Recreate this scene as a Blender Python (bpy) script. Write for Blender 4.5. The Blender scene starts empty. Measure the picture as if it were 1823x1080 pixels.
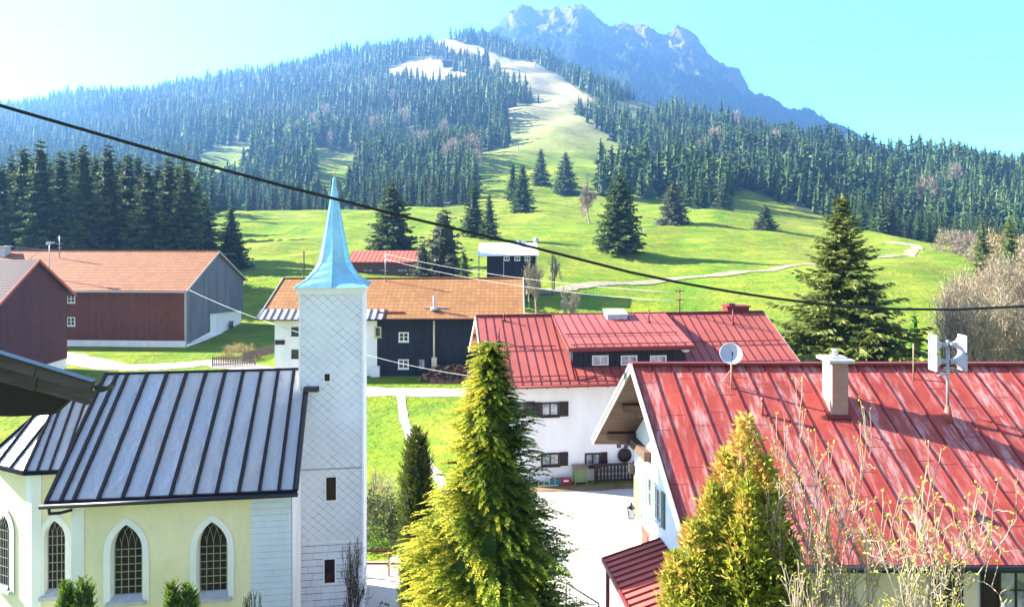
import bpy, math, random
import numpy as np
from mathutils import Vector, Matrix, noise
from mathutils.bvhtree import BVHTree

random.seed(7)
RNG = np.random.default_rng(11)
S = bpy.context.scene
COL = S.collection

# ---------------------------------------------------------------- camera
F, CX, HZ, CH = 1350.0, 911.5, 400.0, 14.0
cam_d = bpy.data.cameras.new('camera')
cam = bpy.data.objects.new('camera', cam_d)
COL.objects.link(cam)
cam.location = (0, 0, CH)
cam.rotation_euler = (math.radians(90), 0, 0)
cam_d.lens = F / 1823 * 36
cam_d.sensor_width = 36
cam_d.shift_y = -(540 - HZ) / 1823
cam_d.clip_start = 0.1
cam_d.clip_end = 20000
S.camera = cam

# ---------------------------------------------------------------- light
SUN_A, SUN_E = math.radians(74), math.radians(29)      # azimuth left of straight ahead, elevation
sd = Vector((-math.sin(SUN_A) * math.cos(SUN_E), math.cos(SUN_A) * math.cos(SUN_E), math.sin(SUN_E)))
sun_d = bpy.data.lights.new('sun', 'SUN')
sun_d.energy = 5.0
sun_d.angle = math.radians(0.5)
sun_d.color = (1.0, 0.94, 0.84)
sun = bpy.data.objects.new('sun', sun_d)
COL.objects.link(sun)
sun.rotation_euler = sd.to_track_quat('Z', 'Y').to_euler()

w = bpy.data.worlds.new('World')
S.world = w
w.use_nodes = True
wt = w.node_tree
wt.nodes.clear()
wo = wt.nodes.new('ShaderNodeOutputWorld')
wb = wt.nodes.new('ShaderNodeBackground')
wb.inputs['Strength'].default_value = 0.052
sky = wt.nodes.new('ShaderNodeTexSky')
sky.sky_type = 'NISHITA'
sky.sun_disc = False
sky.sun_elevation = SUN_E
sky.sun_rotation = -SUN_A
sky.altitude = 900
sky.air_density = 1.0
sky.dust_density = 0.6
sky.ozone_density = 1.0
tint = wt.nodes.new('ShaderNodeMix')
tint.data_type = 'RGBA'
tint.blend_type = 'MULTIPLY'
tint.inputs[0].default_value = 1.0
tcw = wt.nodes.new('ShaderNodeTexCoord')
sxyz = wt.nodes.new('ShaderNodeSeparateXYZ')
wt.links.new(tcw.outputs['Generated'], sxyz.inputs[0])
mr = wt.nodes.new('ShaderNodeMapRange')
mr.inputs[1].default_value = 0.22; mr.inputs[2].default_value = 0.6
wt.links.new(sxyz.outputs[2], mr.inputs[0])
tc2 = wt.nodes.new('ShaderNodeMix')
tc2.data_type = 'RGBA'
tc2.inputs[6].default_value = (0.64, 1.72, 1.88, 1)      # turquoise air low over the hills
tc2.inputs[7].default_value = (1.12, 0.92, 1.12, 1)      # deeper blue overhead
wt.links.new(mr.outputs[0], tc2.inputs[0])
mr2 = wt.nodes.new('ShaderNodeMapRange')                  # warm tint added to the unseen sky behind the viewer, to whiten shaded walls
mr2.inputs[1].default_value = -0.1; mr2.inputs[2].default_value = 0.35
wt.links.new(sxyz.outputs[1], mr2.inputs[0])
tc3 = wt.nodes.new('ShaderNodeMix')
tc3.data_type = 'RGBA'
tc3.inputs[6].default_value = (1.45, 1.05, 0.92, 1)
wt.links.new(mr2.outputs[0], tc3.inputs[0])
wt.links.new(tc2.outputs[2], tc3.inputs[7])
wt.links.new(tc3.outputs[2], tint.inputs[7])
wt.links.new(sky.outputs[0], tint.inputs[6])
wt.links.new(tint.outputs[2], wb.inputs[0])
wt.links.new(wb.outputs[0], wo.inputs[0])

vs = S.view_settings
vs.view_transform = 'Standard'
vs.look = 'None'
vs.exposure = 2.85
vs.gamma = 1
vs.use_curve_mapping = False
S.cycles.max_bounces = 8
S.cycles.diffuse_bounces = 3
S.cycles.glossy_bounces = 2
S.cycles.transmission_bounces = 4
S.cycles.transparent_max_bounces = 6
S.cycles.volume_bounces = 0

def P(px, py, Y):
    return Vector(((px - CX) / F * Y, Y, CH - (py - HZ) / F * Y))

# ---------------------------------------------------------------- materials
class NT:
    def __init__(s, name):
        s.m = bpy.data.materials.new(name)
        s.m.use_nodes = True
        s.t = s.m.node_tree
        s.b = s.t.nodes['Principled BSDF']
        s.out = s.t.nodes['Material Output']
    def n(s, typ, ins=None, **kw):
        x = s.t.nodes.new('ShaderNode' + typ)
        for k, v in kw.items():
            setattr(x, k, v)
        for k, v in (ins or {}).items():
            if isinstance(v, bpy.types.NodeSocket):
                s.t.links.new(v, x.inputs[k])
            else:
                x.inputs[k].default_value = v
        return x
    def math(s, op, a, b=None, c=None):
        ins = {0: a}
        if b is not None: ins[1] = b
        if c is not None: ins[2] = c
        return s.n('Math', ins, operation=op).outputs[0]
    def mix(s, f, a, b, mode='MIX'):
        return s.n('Mix', {0: f, 6: a, 7: b}, data_type='RGBA', blend_type=mode).outputs[2]
    def noise(s, scale, detail=4, vec=None, rough=0.6):
        ins = {'Scale': scale, 'Detail': detail, 'Roughness': rough}
        if vec is not None: ins['Vector'] = vec
        return s.n('TexNoise', ins).outputs[0]
    def ramp(s, f, a, b, lo=0.0, hi=1.0):
        return s.n('MapRange', {0: f, 1: a, 2: b, 3: lo, 4: hi}).outputs[0]
    def link(s, a, b):
        s.t.links.new(a, b)
    def bump(s, h, strength, dist):
        bn = s.n('Bump', {'Strength': strength, 'Distance': dist, 'Height': h})
        s.link(bn.outputs[0], s.b.inputs['Normal'])

def c4(c):
    return (c[0], c[1], c[2], 1)

def mat(name, col, rough=0.8, metal=0.0, var=0.18, vscale=3.0, col2=None, pat=None, per=0.3, wid=0.03, joint=None,
        bump=0.0, stretch=(1, 1, 1), spec=0.3, per2=None, grain=0.0):
    """procedural surface: base colour, blotchy variation, an optional joint pattern and bump"""
    a = NT(name)
    tc = a.n('TexCoord').outputs['Object']
    mp = a.n('Mapping', {'Vector': tc, 'Scale': stretch}).outputs[0]
    n1 = a.noise(vscale, 5, mp)
    if col2 is None:
        col2 = tuple(max(0, x * (1 - var * 2)) for x in col)
    f = a.ramp(n1, 0.35, 0.7)
    c = a.mix(f, c4(col), c4(col2))
    h = n1
    if pat:
        sp = a.n('SeparateXYZ', {0: tc}).outputs
        s_ = a.math('ADD', sp[0], sp[1])
        if pat == 'boards':
            k = a.math('LESS_THAN', a.math('FRACT', a.math('DIVIDE', s_, per)), wid / per)
            cell = a.n('TexWhiteNoise', {'W': a.math('FLOOR', a.math('DIVIDE', s_, per))}, noise_dimensions='1D').outputs[0]
            c = a.mix(a.math('MULTIPLY', cell, 0.5), c, a.mix(1.0, c, c4((.55, .55, .55)), 'MULTIPLY'))
        elif pat == 'courses':
            z = sp[2]
            row = a.math('FLOOR', a.math('DIVIDE', z, per))
            k = a.math('LESS_THAN', a.math('FRACT', a.math('DIVIDE', z, per)), wid / per)
            sh = a.math('MULTIPLY', a.n('TexWhiteNoise', {'W': row}, noise_dimensions='1D').outputs[0], 5.0)
            k2 = a.math('LESS_THAN', a.math('FRACT', a.math('ADD', a.math('DIVIDE', s_, per2 or per * 1.6), sh)), wid / (per2 or per * 1.6) * .6)
            brk = a.ramp(a.noise(2.5, 3, tc), .4, .55)
            k = a.math('MULTIPLY', a.math('MAXIMUM', k, a.math('MULTIPLY', k2, .6)), a.math('ADD', .4, a.math('MULTIPLY', brk, .6)))
        elif pat == 'diamond':
            u = a.math('FRACT', a.math('DIVIDE', a.math('ADD', s_, a.math('MULTIPLY', sp[2], 1.12)), per))
            v = a.math('FRACT', a.math('DIVIDE', a.math('SUBTRACT', s_, a.math('MULTIPLY', sp[2], 1.12)), per))
            k1 = a.math('LESS_THAN', u, wid / per)
            k2 = a.math('LESS_THAN', v, wid / per * .8)
            brk = a.ramp(a.noise(1.8, 3, tc), .38, .62, .35, 1.0)
            k = a.math('MULTIPLY', a.math('MAXIMUM', k1, a.math('MULTIPLY', k2, .8)), brk)
        elif pat == 'tiles':                      # rows of roof tiles seen along the slope (x, y)
            row = a.math('DIVIDE', sp[1], per)
            fr = a.math('FRACT', row)
            k1 = a.math('LESS_THAN', fr, wid / per)
            k2 = a.math('LESS_THAN', a.math('FRACT', a.math('DIVIDE', sp[0], per2)), wid / per2)
            k = a.math('MAXIMUM', k1, a.math('MULTIPLY', k2, .55))
            cell = a.n('TexWhiteNoise', {'Vector': a.n('CombineXYZ', {0: a.math('FLOOR', a.math('DIVIDE', sp[0], per2)), 1: a.math('FLOOR', row)}).outputs[0]}).outputs[0]
            c = a.mix(a.math('MULTIPLY', cell, .55), c, a.mix(1.0, c, c4((.62, .5, .45)), 'MULTIPLY'))
        c = a.mix(k, c, c4(joint or tuple(x * .3 for x in col)))
        h = a.math('SUBTRACT', a.math('MULTIPLY', n1, .3), k)
    if grain:
        g = a.noise(vscale * 14, 3, mp)
        c = a.mix(a.math('MULTIPLY', a.ramp(g, .35, .75), grain), c, c4(tuple(x * .45 for x in col)))
    a.link(c, a.b.inputs['Base Color'])
    a.b.inputs['Roughness'].default_value = rough
    a.b.inputs['Metallic'].default_value = metal
    a.b.inputs['Specular IOR Level'].default_value = spec
    if bump:
        a.bump(h, 1.0, bump)
    return a.m

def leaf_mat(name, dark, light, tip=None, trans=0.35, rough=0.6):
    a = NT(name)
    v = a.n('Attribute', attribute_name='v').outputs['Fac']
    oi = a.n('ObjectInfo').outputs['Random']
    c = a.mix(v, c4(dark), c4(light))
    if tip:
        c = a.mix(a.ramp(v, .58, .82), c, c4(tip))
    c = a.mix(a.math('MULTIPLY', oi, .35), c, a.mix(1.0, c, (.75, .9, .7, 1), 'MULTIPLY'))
    a.link(c, a.b.inputs['Base Color'])
    a.b.inputs['Roughness'].default_value = rough
    a.b.inputs['Specular IOR Level'].default_value = .2
    tr = a.n('BsdfTranslucent', {'Color': c})
    mx = a.n('MixShader', {0: trans, 1: a.b.outputs[0], 2: tr.outputs[0]})
    a.link(mx.outputs[0], a.out.inputs[0])
    return a.m

M = {}
M['white'] = mat('white_render', (.84, .83, .81), .9, var=.06, vscale=1.1, bump=.01, stretch=(1, 1, .35), grain=.05)
M['white_paint'] = mat('white_paint', (.8, .8, .82), .7, var=.05, vscale=4)
M['cream'] = mat('cream_render', (.78, .64, .46), .9, var=.08, vscale=1.5)
M['yellow_wall'] = mat('pale_yellow_render', (.84, .76, .50), .9, var=.09, vscale=.9, grain=.1, bump=.01, stretch=(1, 1, .5))
M['yellow_patch'] = mat('yellow_render', (.75, .55, .10), .9, var=.1)
M['shingle'] = mat('white_diamond_shingles', (.74, .77, .84), .6, var=.07, vscale=1.0, pat='diamond', per=.34, wid=.02, joint=(.16, .20, .28), bump=.006)
M['courses'] = mat('white_shingle_courses', (.70, .74, .82), .7, var=.08, vscale=1.2, pat='courses', per=.24, wid=.022, joint=(.13, .15, .2), bump=.008, per2=.5)
M['courses_fine'] = mat('white_shingle_courses_fine', (.62, .68, .78), .7, var=.05, vscale=1.2, pat='courses', per=.2, wid=.012, joint=(.3, .34, .42), bump=.004, per2=.4)
M['church_metal'] = mat('grey_sheet_metal', (.43, .44, .46), .36, metal=.35, col2=(.50, .45, .38), vscale=.28, bump=.35, stretch=(1.6, 1.2, 1.2), spec=.5)
M['seam_dark'] = mat('dark_seam', (.006, .007, .013), .8, var=.1, spec=.1)
M['spire_blue'] = mat('light_blue_painted_metal', (.30, .62, .72), .22, metal=.3, var=.12, vscale=2.0, bump=.01, spec=.6)
M['gold'] = mat('gilded_metal', (.8, .42, .12), .3, metal=.9, var=.1)
M['brown_boards'] = mat('brown_board_cladding', (.17, .048, .022), .85, var=.15, vscale=1.5, pat='boards', per=.28, wid=.035, bump=.01, joint=(.06, .016, .01))
M['plum_boards'] = mat('plum_brown_board_cladding', (.10, .03, .03), .85, var=.12, vscale=1.0, pat='boards', per=.25, wid=.02, bump=.006, joint=(.05, .014, .016))
M['grey_boards'] = mat('weathered_grey_boards', (.20, .20, .24), .9, var=.18, vscale=.8, pat='boards', per=.42, wid=.04, bump=.01, stretch=(1, 1, .2), grain=.3)
M['black_boards'] = mat('black_stained_boards', (.022, .024, .036), .8, var=.2, vscale=1.2, pat='boards', per=.3, wid=.035, bump=.01, joint=(.006, .006, .01))
M['tile_orange'] = mat('orange_clay_tiles', (.33, .15, .052), .85, var=.12, vscale=.7, pat='tiles', per=.62, wid=.17, joint=(.16, .05, .025), bump=.04, per2=.5)
M['tile_ochre'] = mat('ochre_clay_tiles', (.35, .17, .055), .85, var=.14, vscale=.5, pat='tiles', per=.52, wid=.13, joint=(.20, .085, .025), bump=.04, per2=.45)
M['tile_dark'] = mat('dark_brown_tiles', (.04, .02, .02), .7, var=.12, vscale=.8, pat='tiles', per=.34, wid=.08, joint=(.11, .07, .07), bump=.02, per2=.28)
M['red_sheet'] = mat('dusty_red_roof_sheet', (.36, .092, .07), .5, var=.13, vscale=.5, bump=.006)
M['red_dark'] = mat('dark_red_metal', (.16, .022, .02), .5, var=.1)
M['red_shed'] = mat('brick_red_roof', (.42, .10, .06), .7, var=.08)
M['dark_wood'] = mat('dark_weathered_wood', (.022, .017, .017), .85, var=.2, vscale=2, stretch=(.3, 2, 2), bump=.01, grain=.5)
M['eave_wood'] = mat('grey_weathered_fascia', (.085, .07, .078), .85, var=.3, vscale=5, stretch=(.35, 2.5, 2.5), bump=.008, grain=.6)
M['soffit_wood'] = mat('brown_soffit_wood', (.13, .08, .05), .8, var=.25, vscale=3, stretch=(.4, 2, 2), grain=.4, bump=.005)
M['fascia_grey'] = mat('pale_weathered_fascia', (.42, .38, .34), .7, var=.15, vscale=4)
M['dark_metal'] = mat('dark_metal', (.02, .022, .028), .4, metal=.3, var=.1)
M['galv'] = mat('galvanised_metal', (.42, .42, .45), .4, metal=.6, var=.15, vscale=8)
M['light_metal'] = mat('pale_coated_metal', (.48, .48, .54), .4, var=.08, vscale=6)
M['shutter_brown'] = mat('dark_brown_shutter', (.035, .018, .016), .6, var=.2, vscale=3, pat='courses', per=.09, wid=.02, joint=(.01, .005, .005))
M['shutter_green'] = mat('green_shutter', (.13, .2, .15), .7, var=.1)
M['frame_white'] = mat('white_window_frame', (.75, .75, .72), .5, var=.03)
M['frame_yellow'] = mat('ochre_window_frame', (.5, .45, .22), .6, var=.05)
M['frame_dark'] = mat('dark_window_frame', (.03, .02, .02), .5, var=.1)
M['terracotta'] = mat('terracotta_chimney_cladding', (.38, .22, .18), .7, var=.12, vscale=4)
M['cap'] = mat('concrete_cap', (.5, .5, .5), .8, var=.12, vscale=6)
M['teal'] = mat('teal_plastic', (.03, .2, .19), .5, var=.1)
M['red_plastic'] = mat('red_plastic', (.35, .03, .03), .5, var=.1)
M['green_wood'] = mat('faded_green_wood', (.22, .30, .14), .8, var=.12, pat='boards', per=.12, wid=.01)
M['board_tan'] = mat('tan_wood', (.30, .22, .14), .8, var=.2)
M['bark'] = mat('brown_bark', (.07, .045, .03), .9, var=.3, vscale=6, stretch=(1, 1, .3), bump=.02)
M['bark_pale'] = mat('pale_grey_bark', (.46, .39, .29), .9, var=.25, vscale=5, bump=.006)
M['bark_pink'] = mat('pinkish_twigs', (.36, .28, .23), .9, var=.2, vscale=.5)
M['bark_tan'] = mat('tan_twigs', (.46, .37, .26), .9, var=.2, vscale=.8)
M['bark_bud'] = mat('lit_grey_brown_bark', (.36, .29, .21), .85, var=.25, vscale=4, bump=.004)
M['cable'] = mat('black_cable', (.01, .01, .014), .45, var=.1)
M['wire'] = mat('pale_wire', (.42, .41, .40), .4, var=.05)
M['fence_wood'] = mat('weathered_fence_wood', (.16, .12, .11), .9, var=.25, vscale=3)
M['lichen_white'] = mat('white_flat_roof_sheet', (.78, .8, .82), .6, var=.04)

def glass(name, col=(.02, .022, .028), curtain=None, spec=.6):
    a = NT(name)
    tc = a.n('TexCoord').outputs['Object']
    c = a.mix(a.ramp(a.noise(1.6, 3, tc), .4, .62), c4(col), c4(curtain or tuple(x * 2.5 for x in col)))
    a.link(c, a.b.inputs['Base Color'])
    a.b.inputs['Roughness'].default_value = .12
    a.b.inputs['Specular IOR Level'].default_value = spec
    return a.m
M['glass'] = glass('dark_window_glass')
M['glass_curtain'] = glass('window_glass_with_net_curtain', (.12, .13, .15), (.42, .42, .45))
M['glass_church'] = glass('leaded_brown_glass', (.014, .009, .009), (.04, .02, .018), spec=.15)
M['glass_green'] = glass('pale_green_skylight_glass', (.25, .48, .42), (.45, .62, .56))

def worn_red():
    a = NT('red_roof_sheet_with_flaking_white_patches')
    tc = a.n('TexCoord').outputs['Object']
    sp = a.n('SeparateXYZ', {0: tc}).outputs
    n1 = a.noise(.55, 5, tc)
    c = a.mix(a.ramp(n1, .35, .7), c4((.36, .050, .032)), c4((.24, .034, .024)))
    c = a.mix(a.math('MULTIPLY', a.ramp(a.noise(1.7, 3, tc), .5, .7), .6), c, c4((.40, .08, .045)))
    strk = a.n('Mapping', {'Vector': tc, 'Scale': (2.2, .45, .45)}).outputs[0]
    big = a.ramp(a.noise(.8, 3, strk), .42, .56)
    fine = a.ramp(a.noise(3.2, 8, strk, .78), .44, .58)
    c = a.mix(a.math('MULTIPLY', a.math('MULTIPLY', big, fine), .62), c, c4((.52, .34, .32)))
    # cross joints of the sheets, staggered from panel to panel
    px = a.math('DIVIDE', a.math('ADD', sp[0], a.math('MULTIPLY', sp[1], .124)), .6)
    cell = a.n('TexWhiteNoise', {'W': a.math('FLOOR', px)}, noise_dimensions='1D').outputs[0]
    row = a.math('ADD', a.math('DIVIDE', sp[1], 1.5), a.math('MULTIPLY', cell, 3.0))
    k = a.math('LESS_THAN', a.math('FRACT', row), .014)
    tone = a.n('TexWhiteNoise', {'Vector': a.n('CombineXYZ', {0: a.math('FLOOR', px), 1: a.math('FLOOR', row)}).outputs[0]}).outputs[0]
    c = a.mix(a.math('MULTIPLY', tone, .3), c, a.mix(1.0, c, c4((.62, .55, .55)), 'MULTIPLY'))
    c = a.mix(a.math('MULTIPLY', k, .8), c, c4((.12, .012, .012)))
    a.link(c, a.b.inputs['Base Color'])
    a.b.inputs['Roughness'].default_value = .55
    a.bump(a.math('ADD', a.noise(2.2, 3, tc), a.math('MULTIPLY', k, -.3)), 1.0, .02)
    return a.m
M['worn_red'] = worn_red()

def ground_mat():
    a = NT('meadow_ground')
    pos = a.n('NewGeometry').outputs['Position']
    big = a.noise(.018, 5, pos)
    mid = a.noise(.13, 6, pos, .7)
    fine = a.noise(1.6, 5, pos, .75)
    c = a.mix(a.ramp(mid, .42, .6), c4((0.102, 0.194, 0.016)), c4((0.240, 0.271, 0.022)))
    c = a.mix(a.math('MULTIPLY', a.ramp(big, .42, .66), .55), c, c4((0.287, 0.271, 0.046)))
    c = a.mix(a.math('MULTIPLY', a.ramp(fine, .42, .66), .65), c, c4((0.078, 0.147, 0.012)))
    ter = a.noise(.35, 4, a.n('Mapping', {'Vector': pos, 'Scale': (.3, .8, 2.0)}).outputs[0], .6)
    c = a.mix(a.math('MULTIPLY', a.ramp(ter, .48, .64), .6), c, c4((0.085, 0.163, 0.016)))
    c = a.mix(a.math('MULTIPLY', a.ramp(a.noise(.06, 5, pos, .7), .55, .75), .6), c, c4((0.333, 0.287, 0.054)))
    # tufty dry banks
    tuft = a.ramp(a.noise(.6, 7, pos, .85), .52, .62)
    bank = a.ramp(a.noise(.035, 4, pos), .46, .6)
    c = a.mix(a.math('MULTIPLY', a.math('MULTIPLY', tuft, bank), .75), c, c4((0.202, 0.155, 0.070)))
    dry = a.n('Attribute', attribute_name='dry').outputs['Fac']
    dn = a.math('MULTIPLY', dry, a.ramp(a.noise(.04, 7, pos, .8), .35, .6, .45, 1.0))
    c = a.mix(dn, c, a.mix(a.noise(.02, 5, pos), c4((0.419, 0.380, 0.232)), c4((0.310, 0.240, 0.171))))
    fo = a.n('Attribute', attribute_name='forest').outputs['Fac']
    c = a.mix(fo, c, c4((0.062, 0.078, 0.039)))
    a.link(c, a.b.inputs['Base Color'])
    a.b.inputs['Roughness'].default_value = .95
    a.b.inputs['Specular IOR Level'].default_value = .05
    a.bump(a.math('ADD', fine, a.math('ADD', a.math('MULTIPLY', mid, 4.0), a.math('MULTIPLY', ter, 1.5))), .9, .3)
    return a.m
M['ground'] = ground_mat()
M['road'] = mat('pale_gravel', (.36, .335, .29), .95, var=.14, vscale=.8, grain=.35)
M['track'] = mat('dusty_farm_track', (.29, .26, .16), .95, var=.2, vscale=.5, grain=.2)
M['yard'] = mat('pale_concrete_yard', (.46, .43, .39), .95, var=.10, vscale=.3, grain=.2)
M['soil'] = mat('reddish_soil_edge', (.22, .14, .07), .95, var=.25, vscale=1.2)

def rock_mat():
    a = NT('mountain_rock_and_forest')
    g = a.n('NewGeometry')
    pos = g.outputs['Position']
    rk = a.n('Attribute', attribute_name='rock').outputs['Fac']
    stretch = a.n('Mapping', {'Vector': pos, 'Scale': (1, 1, .45)}).outputs[0]
    n1 = a.noise(.02, 8, stretch, .7)
    rock = a.mix(a.ramp(n1, .35, .7), c4((.27, .215, .165)), c4((.04, .042, .04)))
    wood = a.mix(a.ramp(a.noise(.05, 6, stretch, .8), .4, .65), c4((.014, .028, .014)), c4((.04, .06, .028)))
    f = a.ramp(a.math('ADD', rk, a.math('MULTIPLY', a.math('SUBTRACT', a.noise(.012, 8, pos, .75), .5), 1.6)), .42, .58)
    a.link(a.mix(f, wood, rock), a.b.inputs['Base Color'])
    a.b.inputs['Roughness'].default_value = .95
    a.b.inputs['Specular IOR Level'].default_value = .05
    a.bump(a.math('ADD', n1, a.noise(.09, 6, pos, .8)), 1.0, 14.0)
    return a.m
M['rock'] = rock_mat()

M['lf_spruce'] = leaf_mat('spruce_needles', (.014, .03, .011), (.13, .18, .05))
M['lf_spruce_y'] = leaf_mat('yellowish_spruce_needles', (.04, .065, .014), (.24, .27, .06))
M['lf_spruce_g'] = leaf_mat('grey_green_spruce_needles', (.035, .05, .028), (.16, .17, .09))
M['lf_forest'] = leaf_mat('forest_needles', (.016, .042, .012), (.13, .20, .05), trans=.25)
M['lf_gold'] = leaf_mat('golden_cypress_foliage', (.035, .08, .010), (.30, .38, .02), tip=(.46, .40, .035), trans=.35)
M['lf_column'] = leaf_mat('dark_thuja_foliage', (.018, .03, .008), (.15, .17, .02), trans=.3)
M['lf_thuja'] = leaf_mat('fresh_thuja_foliage', (.03, .07, .012), (.20, .30, .03), trans=.35)
M['lf_brown'] = leaf_mat('bronzed_cypress_foliage', (.10, .13, .015), (.50, .50, .06), tip=(.60, .36, .09), trans=.4)
M['lf_bud'] = leaf_mat('pale_green_buds', (.30, .33, .06), (.55, .48, .09), trans=.4)
M['lf_bare'] = leaf_mat('pale_twig_haze', (.20, .15, .095), (.48, .38, .25), trans=.2)
M['lf_pink'] = leaf_mat('pinkish_twig_haze', (.17, .13, .10), (.37, .29, .22), trans=.2)
M['lf_bush'] = leaf_mat('straw_bush_twigs', (.18, .135, .05), (.42, .33, .13), trans=.2)
M['lf_green'] = leaf_mat('fresh_green_leaves', (.06, .16, .02), (.2, .4, .04), trans=.4)
M['lf_olive'] = leaf_mat('olive_bush_leaves', (.04, .05, .02), (.20, .21, .09), trans=.3)

# ---------------------------------------------------------------- object helpers
def tag(o, label=None, cat=None, group=None, kind=None):
    if label: o['label'] = label
    if cat: o['category'] = cat
    if group: o['group'] = group
    if kind: o['kind'] = kind
    return o

def empty(name, loc, label, cat, group=None, rz=0.0):
    o = bpy.data.objects.new(name, None)
    COL.objects.link(o)
    o.empty_display_size = .3
    o.location = loc
    o.rotation_euler = (0, 0, rz)
    return tag(o, label, cat, group)

def link_obj(name, me, parent=None):
    o = bpy.data.objects.new(name, me)
    COL.objects.link(o)
    o.parent = parent
    return o

class MB:
    """collects faces and links them as one mesh object"""
    def __init__(s, M4=None):
        s.v = []; s.f = []; s.mi = []; s.M = M4 or Matrix.Identity(4); s.cur = 0; s.sm = []
    def add(s, vs_, fs, smooth=False):
        b = len(s.v)
        s.v += [tuple(s.M @ Vector(p)) for p in vs_]
        for f in fs:
            s.f.append([b + i for i in f]); s.mi.append(s.cur); s.sm.append(smooth)
        return s
    def box(s, x0, y0, z0, x1, y1, z1):
        return s.add([(x0, y0, z0), (x1, y0, z0), (x1, y1, z0), (x0, y1, z0), (x0, y0, z1), (x1, y0, z1), (x1, y1, z1), (x0, y1, z1)],
                     [(0, 3, 2, 1), (4, 5, 6, 7), (0, 1, 5, 4), (1, 2, 6, 5), (2, 3, 7, 6), (3, 0, 4, 7)])
    def slab(s, A, B, C_, D, t):
        """A,B,C,D top corners counter-clockwise from above, thickness t along the normal"""
        A, B, C_, D = map(Vector, (A, B, C_, D))
        n = (B - A).cross(D - A).normalized() * t
        return s.add([A, B, C_, D, A - n, B - n, C_ - n, D - n], [(0, 1, 2, 3), (7, 6, 5, 4), (0, 4, 5, 1), (1, 5, 6, 2), (2, 6, 7, 3), (3, 7, 4, 0)])
    def prism(s, prof, a0, a1, axis='x'):
        """profile [(p,q)] extruded along axis; for x the profile is (y,z), for y it is (x,z), for z it is (x,y)"""
        n = len(prof)
        def mk(a, p):
            return (a, p[0], p[1]) if axis == 'x' else ((p[0], a, p[1]) if axis == 'y' else (p[0], p[1], a))
        vs_ = [mk(a0, p) for p in prof] + [mk(a1, p) for p in prof]
        return s.add(vs_, [tuple(range(n))[::-1], tuple(range(n, 2 * n))] + [(i, (i + 1) % n, n + (i + 1) % n, n + i) for i in range(n)])
    def bar(s, a, b, w_, h_, up=(0, 0, 1)):
        a, b = Vector(a), Vector(b)
        d = (b - a).normalized(); up = Vector(up)
        x = d.cross(up)
        if x.length < 1e-4: x = d.cross(Vector((1, 0, 0)))
        x.normalize(); y = x.cross(d)
        q = [x * sx * w_ / 2 + y * sy * h_ / 2 for sx, sy in ((-1, -1), (1, -1), (1, 1), (-1, 1))]
        return s.add([a + k for k in q] + [b + k for k in q], [(3, 2, 1, 0), (4, 5, 6, 7)] + [(i, (i + 1) % 4, 4 + (i + 1) % 4, 4 + i) for i in range(4)])
    def tube(s, pts, r, n=8, caps=True):
        pts = [Vector(p) for p in pts]
        rs = r if isinstance(r, (list, tuple)) else [r] * len(pts)
        rings = []
        for i, p in enumerate(pts):
            d = (pts[min(i + 1, len(pts) - 1)] - pts[max(i - 1, 0)]).normalized()
            x = d.cross(Vector((0, 0, 1)))
            if x.length < 1e-3: x = d.cross(Vector((0, 1, 0)))
            x.normalize(); y = x.cross(d)
            rings.append([p + (x * math.cos(2 * math.pi * k / n) + y * math.sin(2 * math.pi * k / n)) * rs[i] for k in range(n)])
        fs = []
        for i in range(len(pts) - 1):
            fs += [(i * n + k, i * n + (k + 1) % n, (i + 1) * n + (k + 1) % n, (i + 1) * n + k) for k in range(n)]
        if caps:
            fs += [tuple(range(n))[::-1], tuple(range((len(pts) - 1) * n, len(pts) * n))]
        return s.add([q for r_ in rings for q in r_], fs, True)
    def lathe(s, prof, c=(0, 0, 0), n=12):
        vs_ = [(c[0] + r * math.cos(2 * math.pi * k / n), c[1] + r * math.sin(2 * math.pi * k / n), c[2] + z) for r, z in prof for k in range(n)]
        fs = [(i * n + k, i * n + (k + 1) % n, (i + 1) * n + (k + 1) % n, (i + 1) * n + k) for i in range(len(prof) - 1) for k in range(n)]
        return s.add(vs_, fs + [tuple(range(n))[::-1], tuple(range((len(prof) - 1) * n, len(prof) * n))], True)
    def build(s, name, mats, parent=None):
        me = bpy.data.meshes.new(name)
        me.from_pydata(s.v, [], s.f)
        for m_ in (mats if isinstance(mats, (list, tuple)) else [mats]):
            me.materials.append(M[m_] if isinstance(m_, str) else m_)
        me.polygons.foreach_set('material_index', s.mi)
        me.polygons.foreach_set('use_smooth', s.sm)
        me.update()
        return link_obj(name, me, parent)

def boards(name, m_, parent, bars, M4=None):
    for p_, q_, w_, h_ in bars:
        x_ = MB(M4); x_.bar(p_, q_, w_, h_); x_.build(name, m_, parent)

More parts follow.
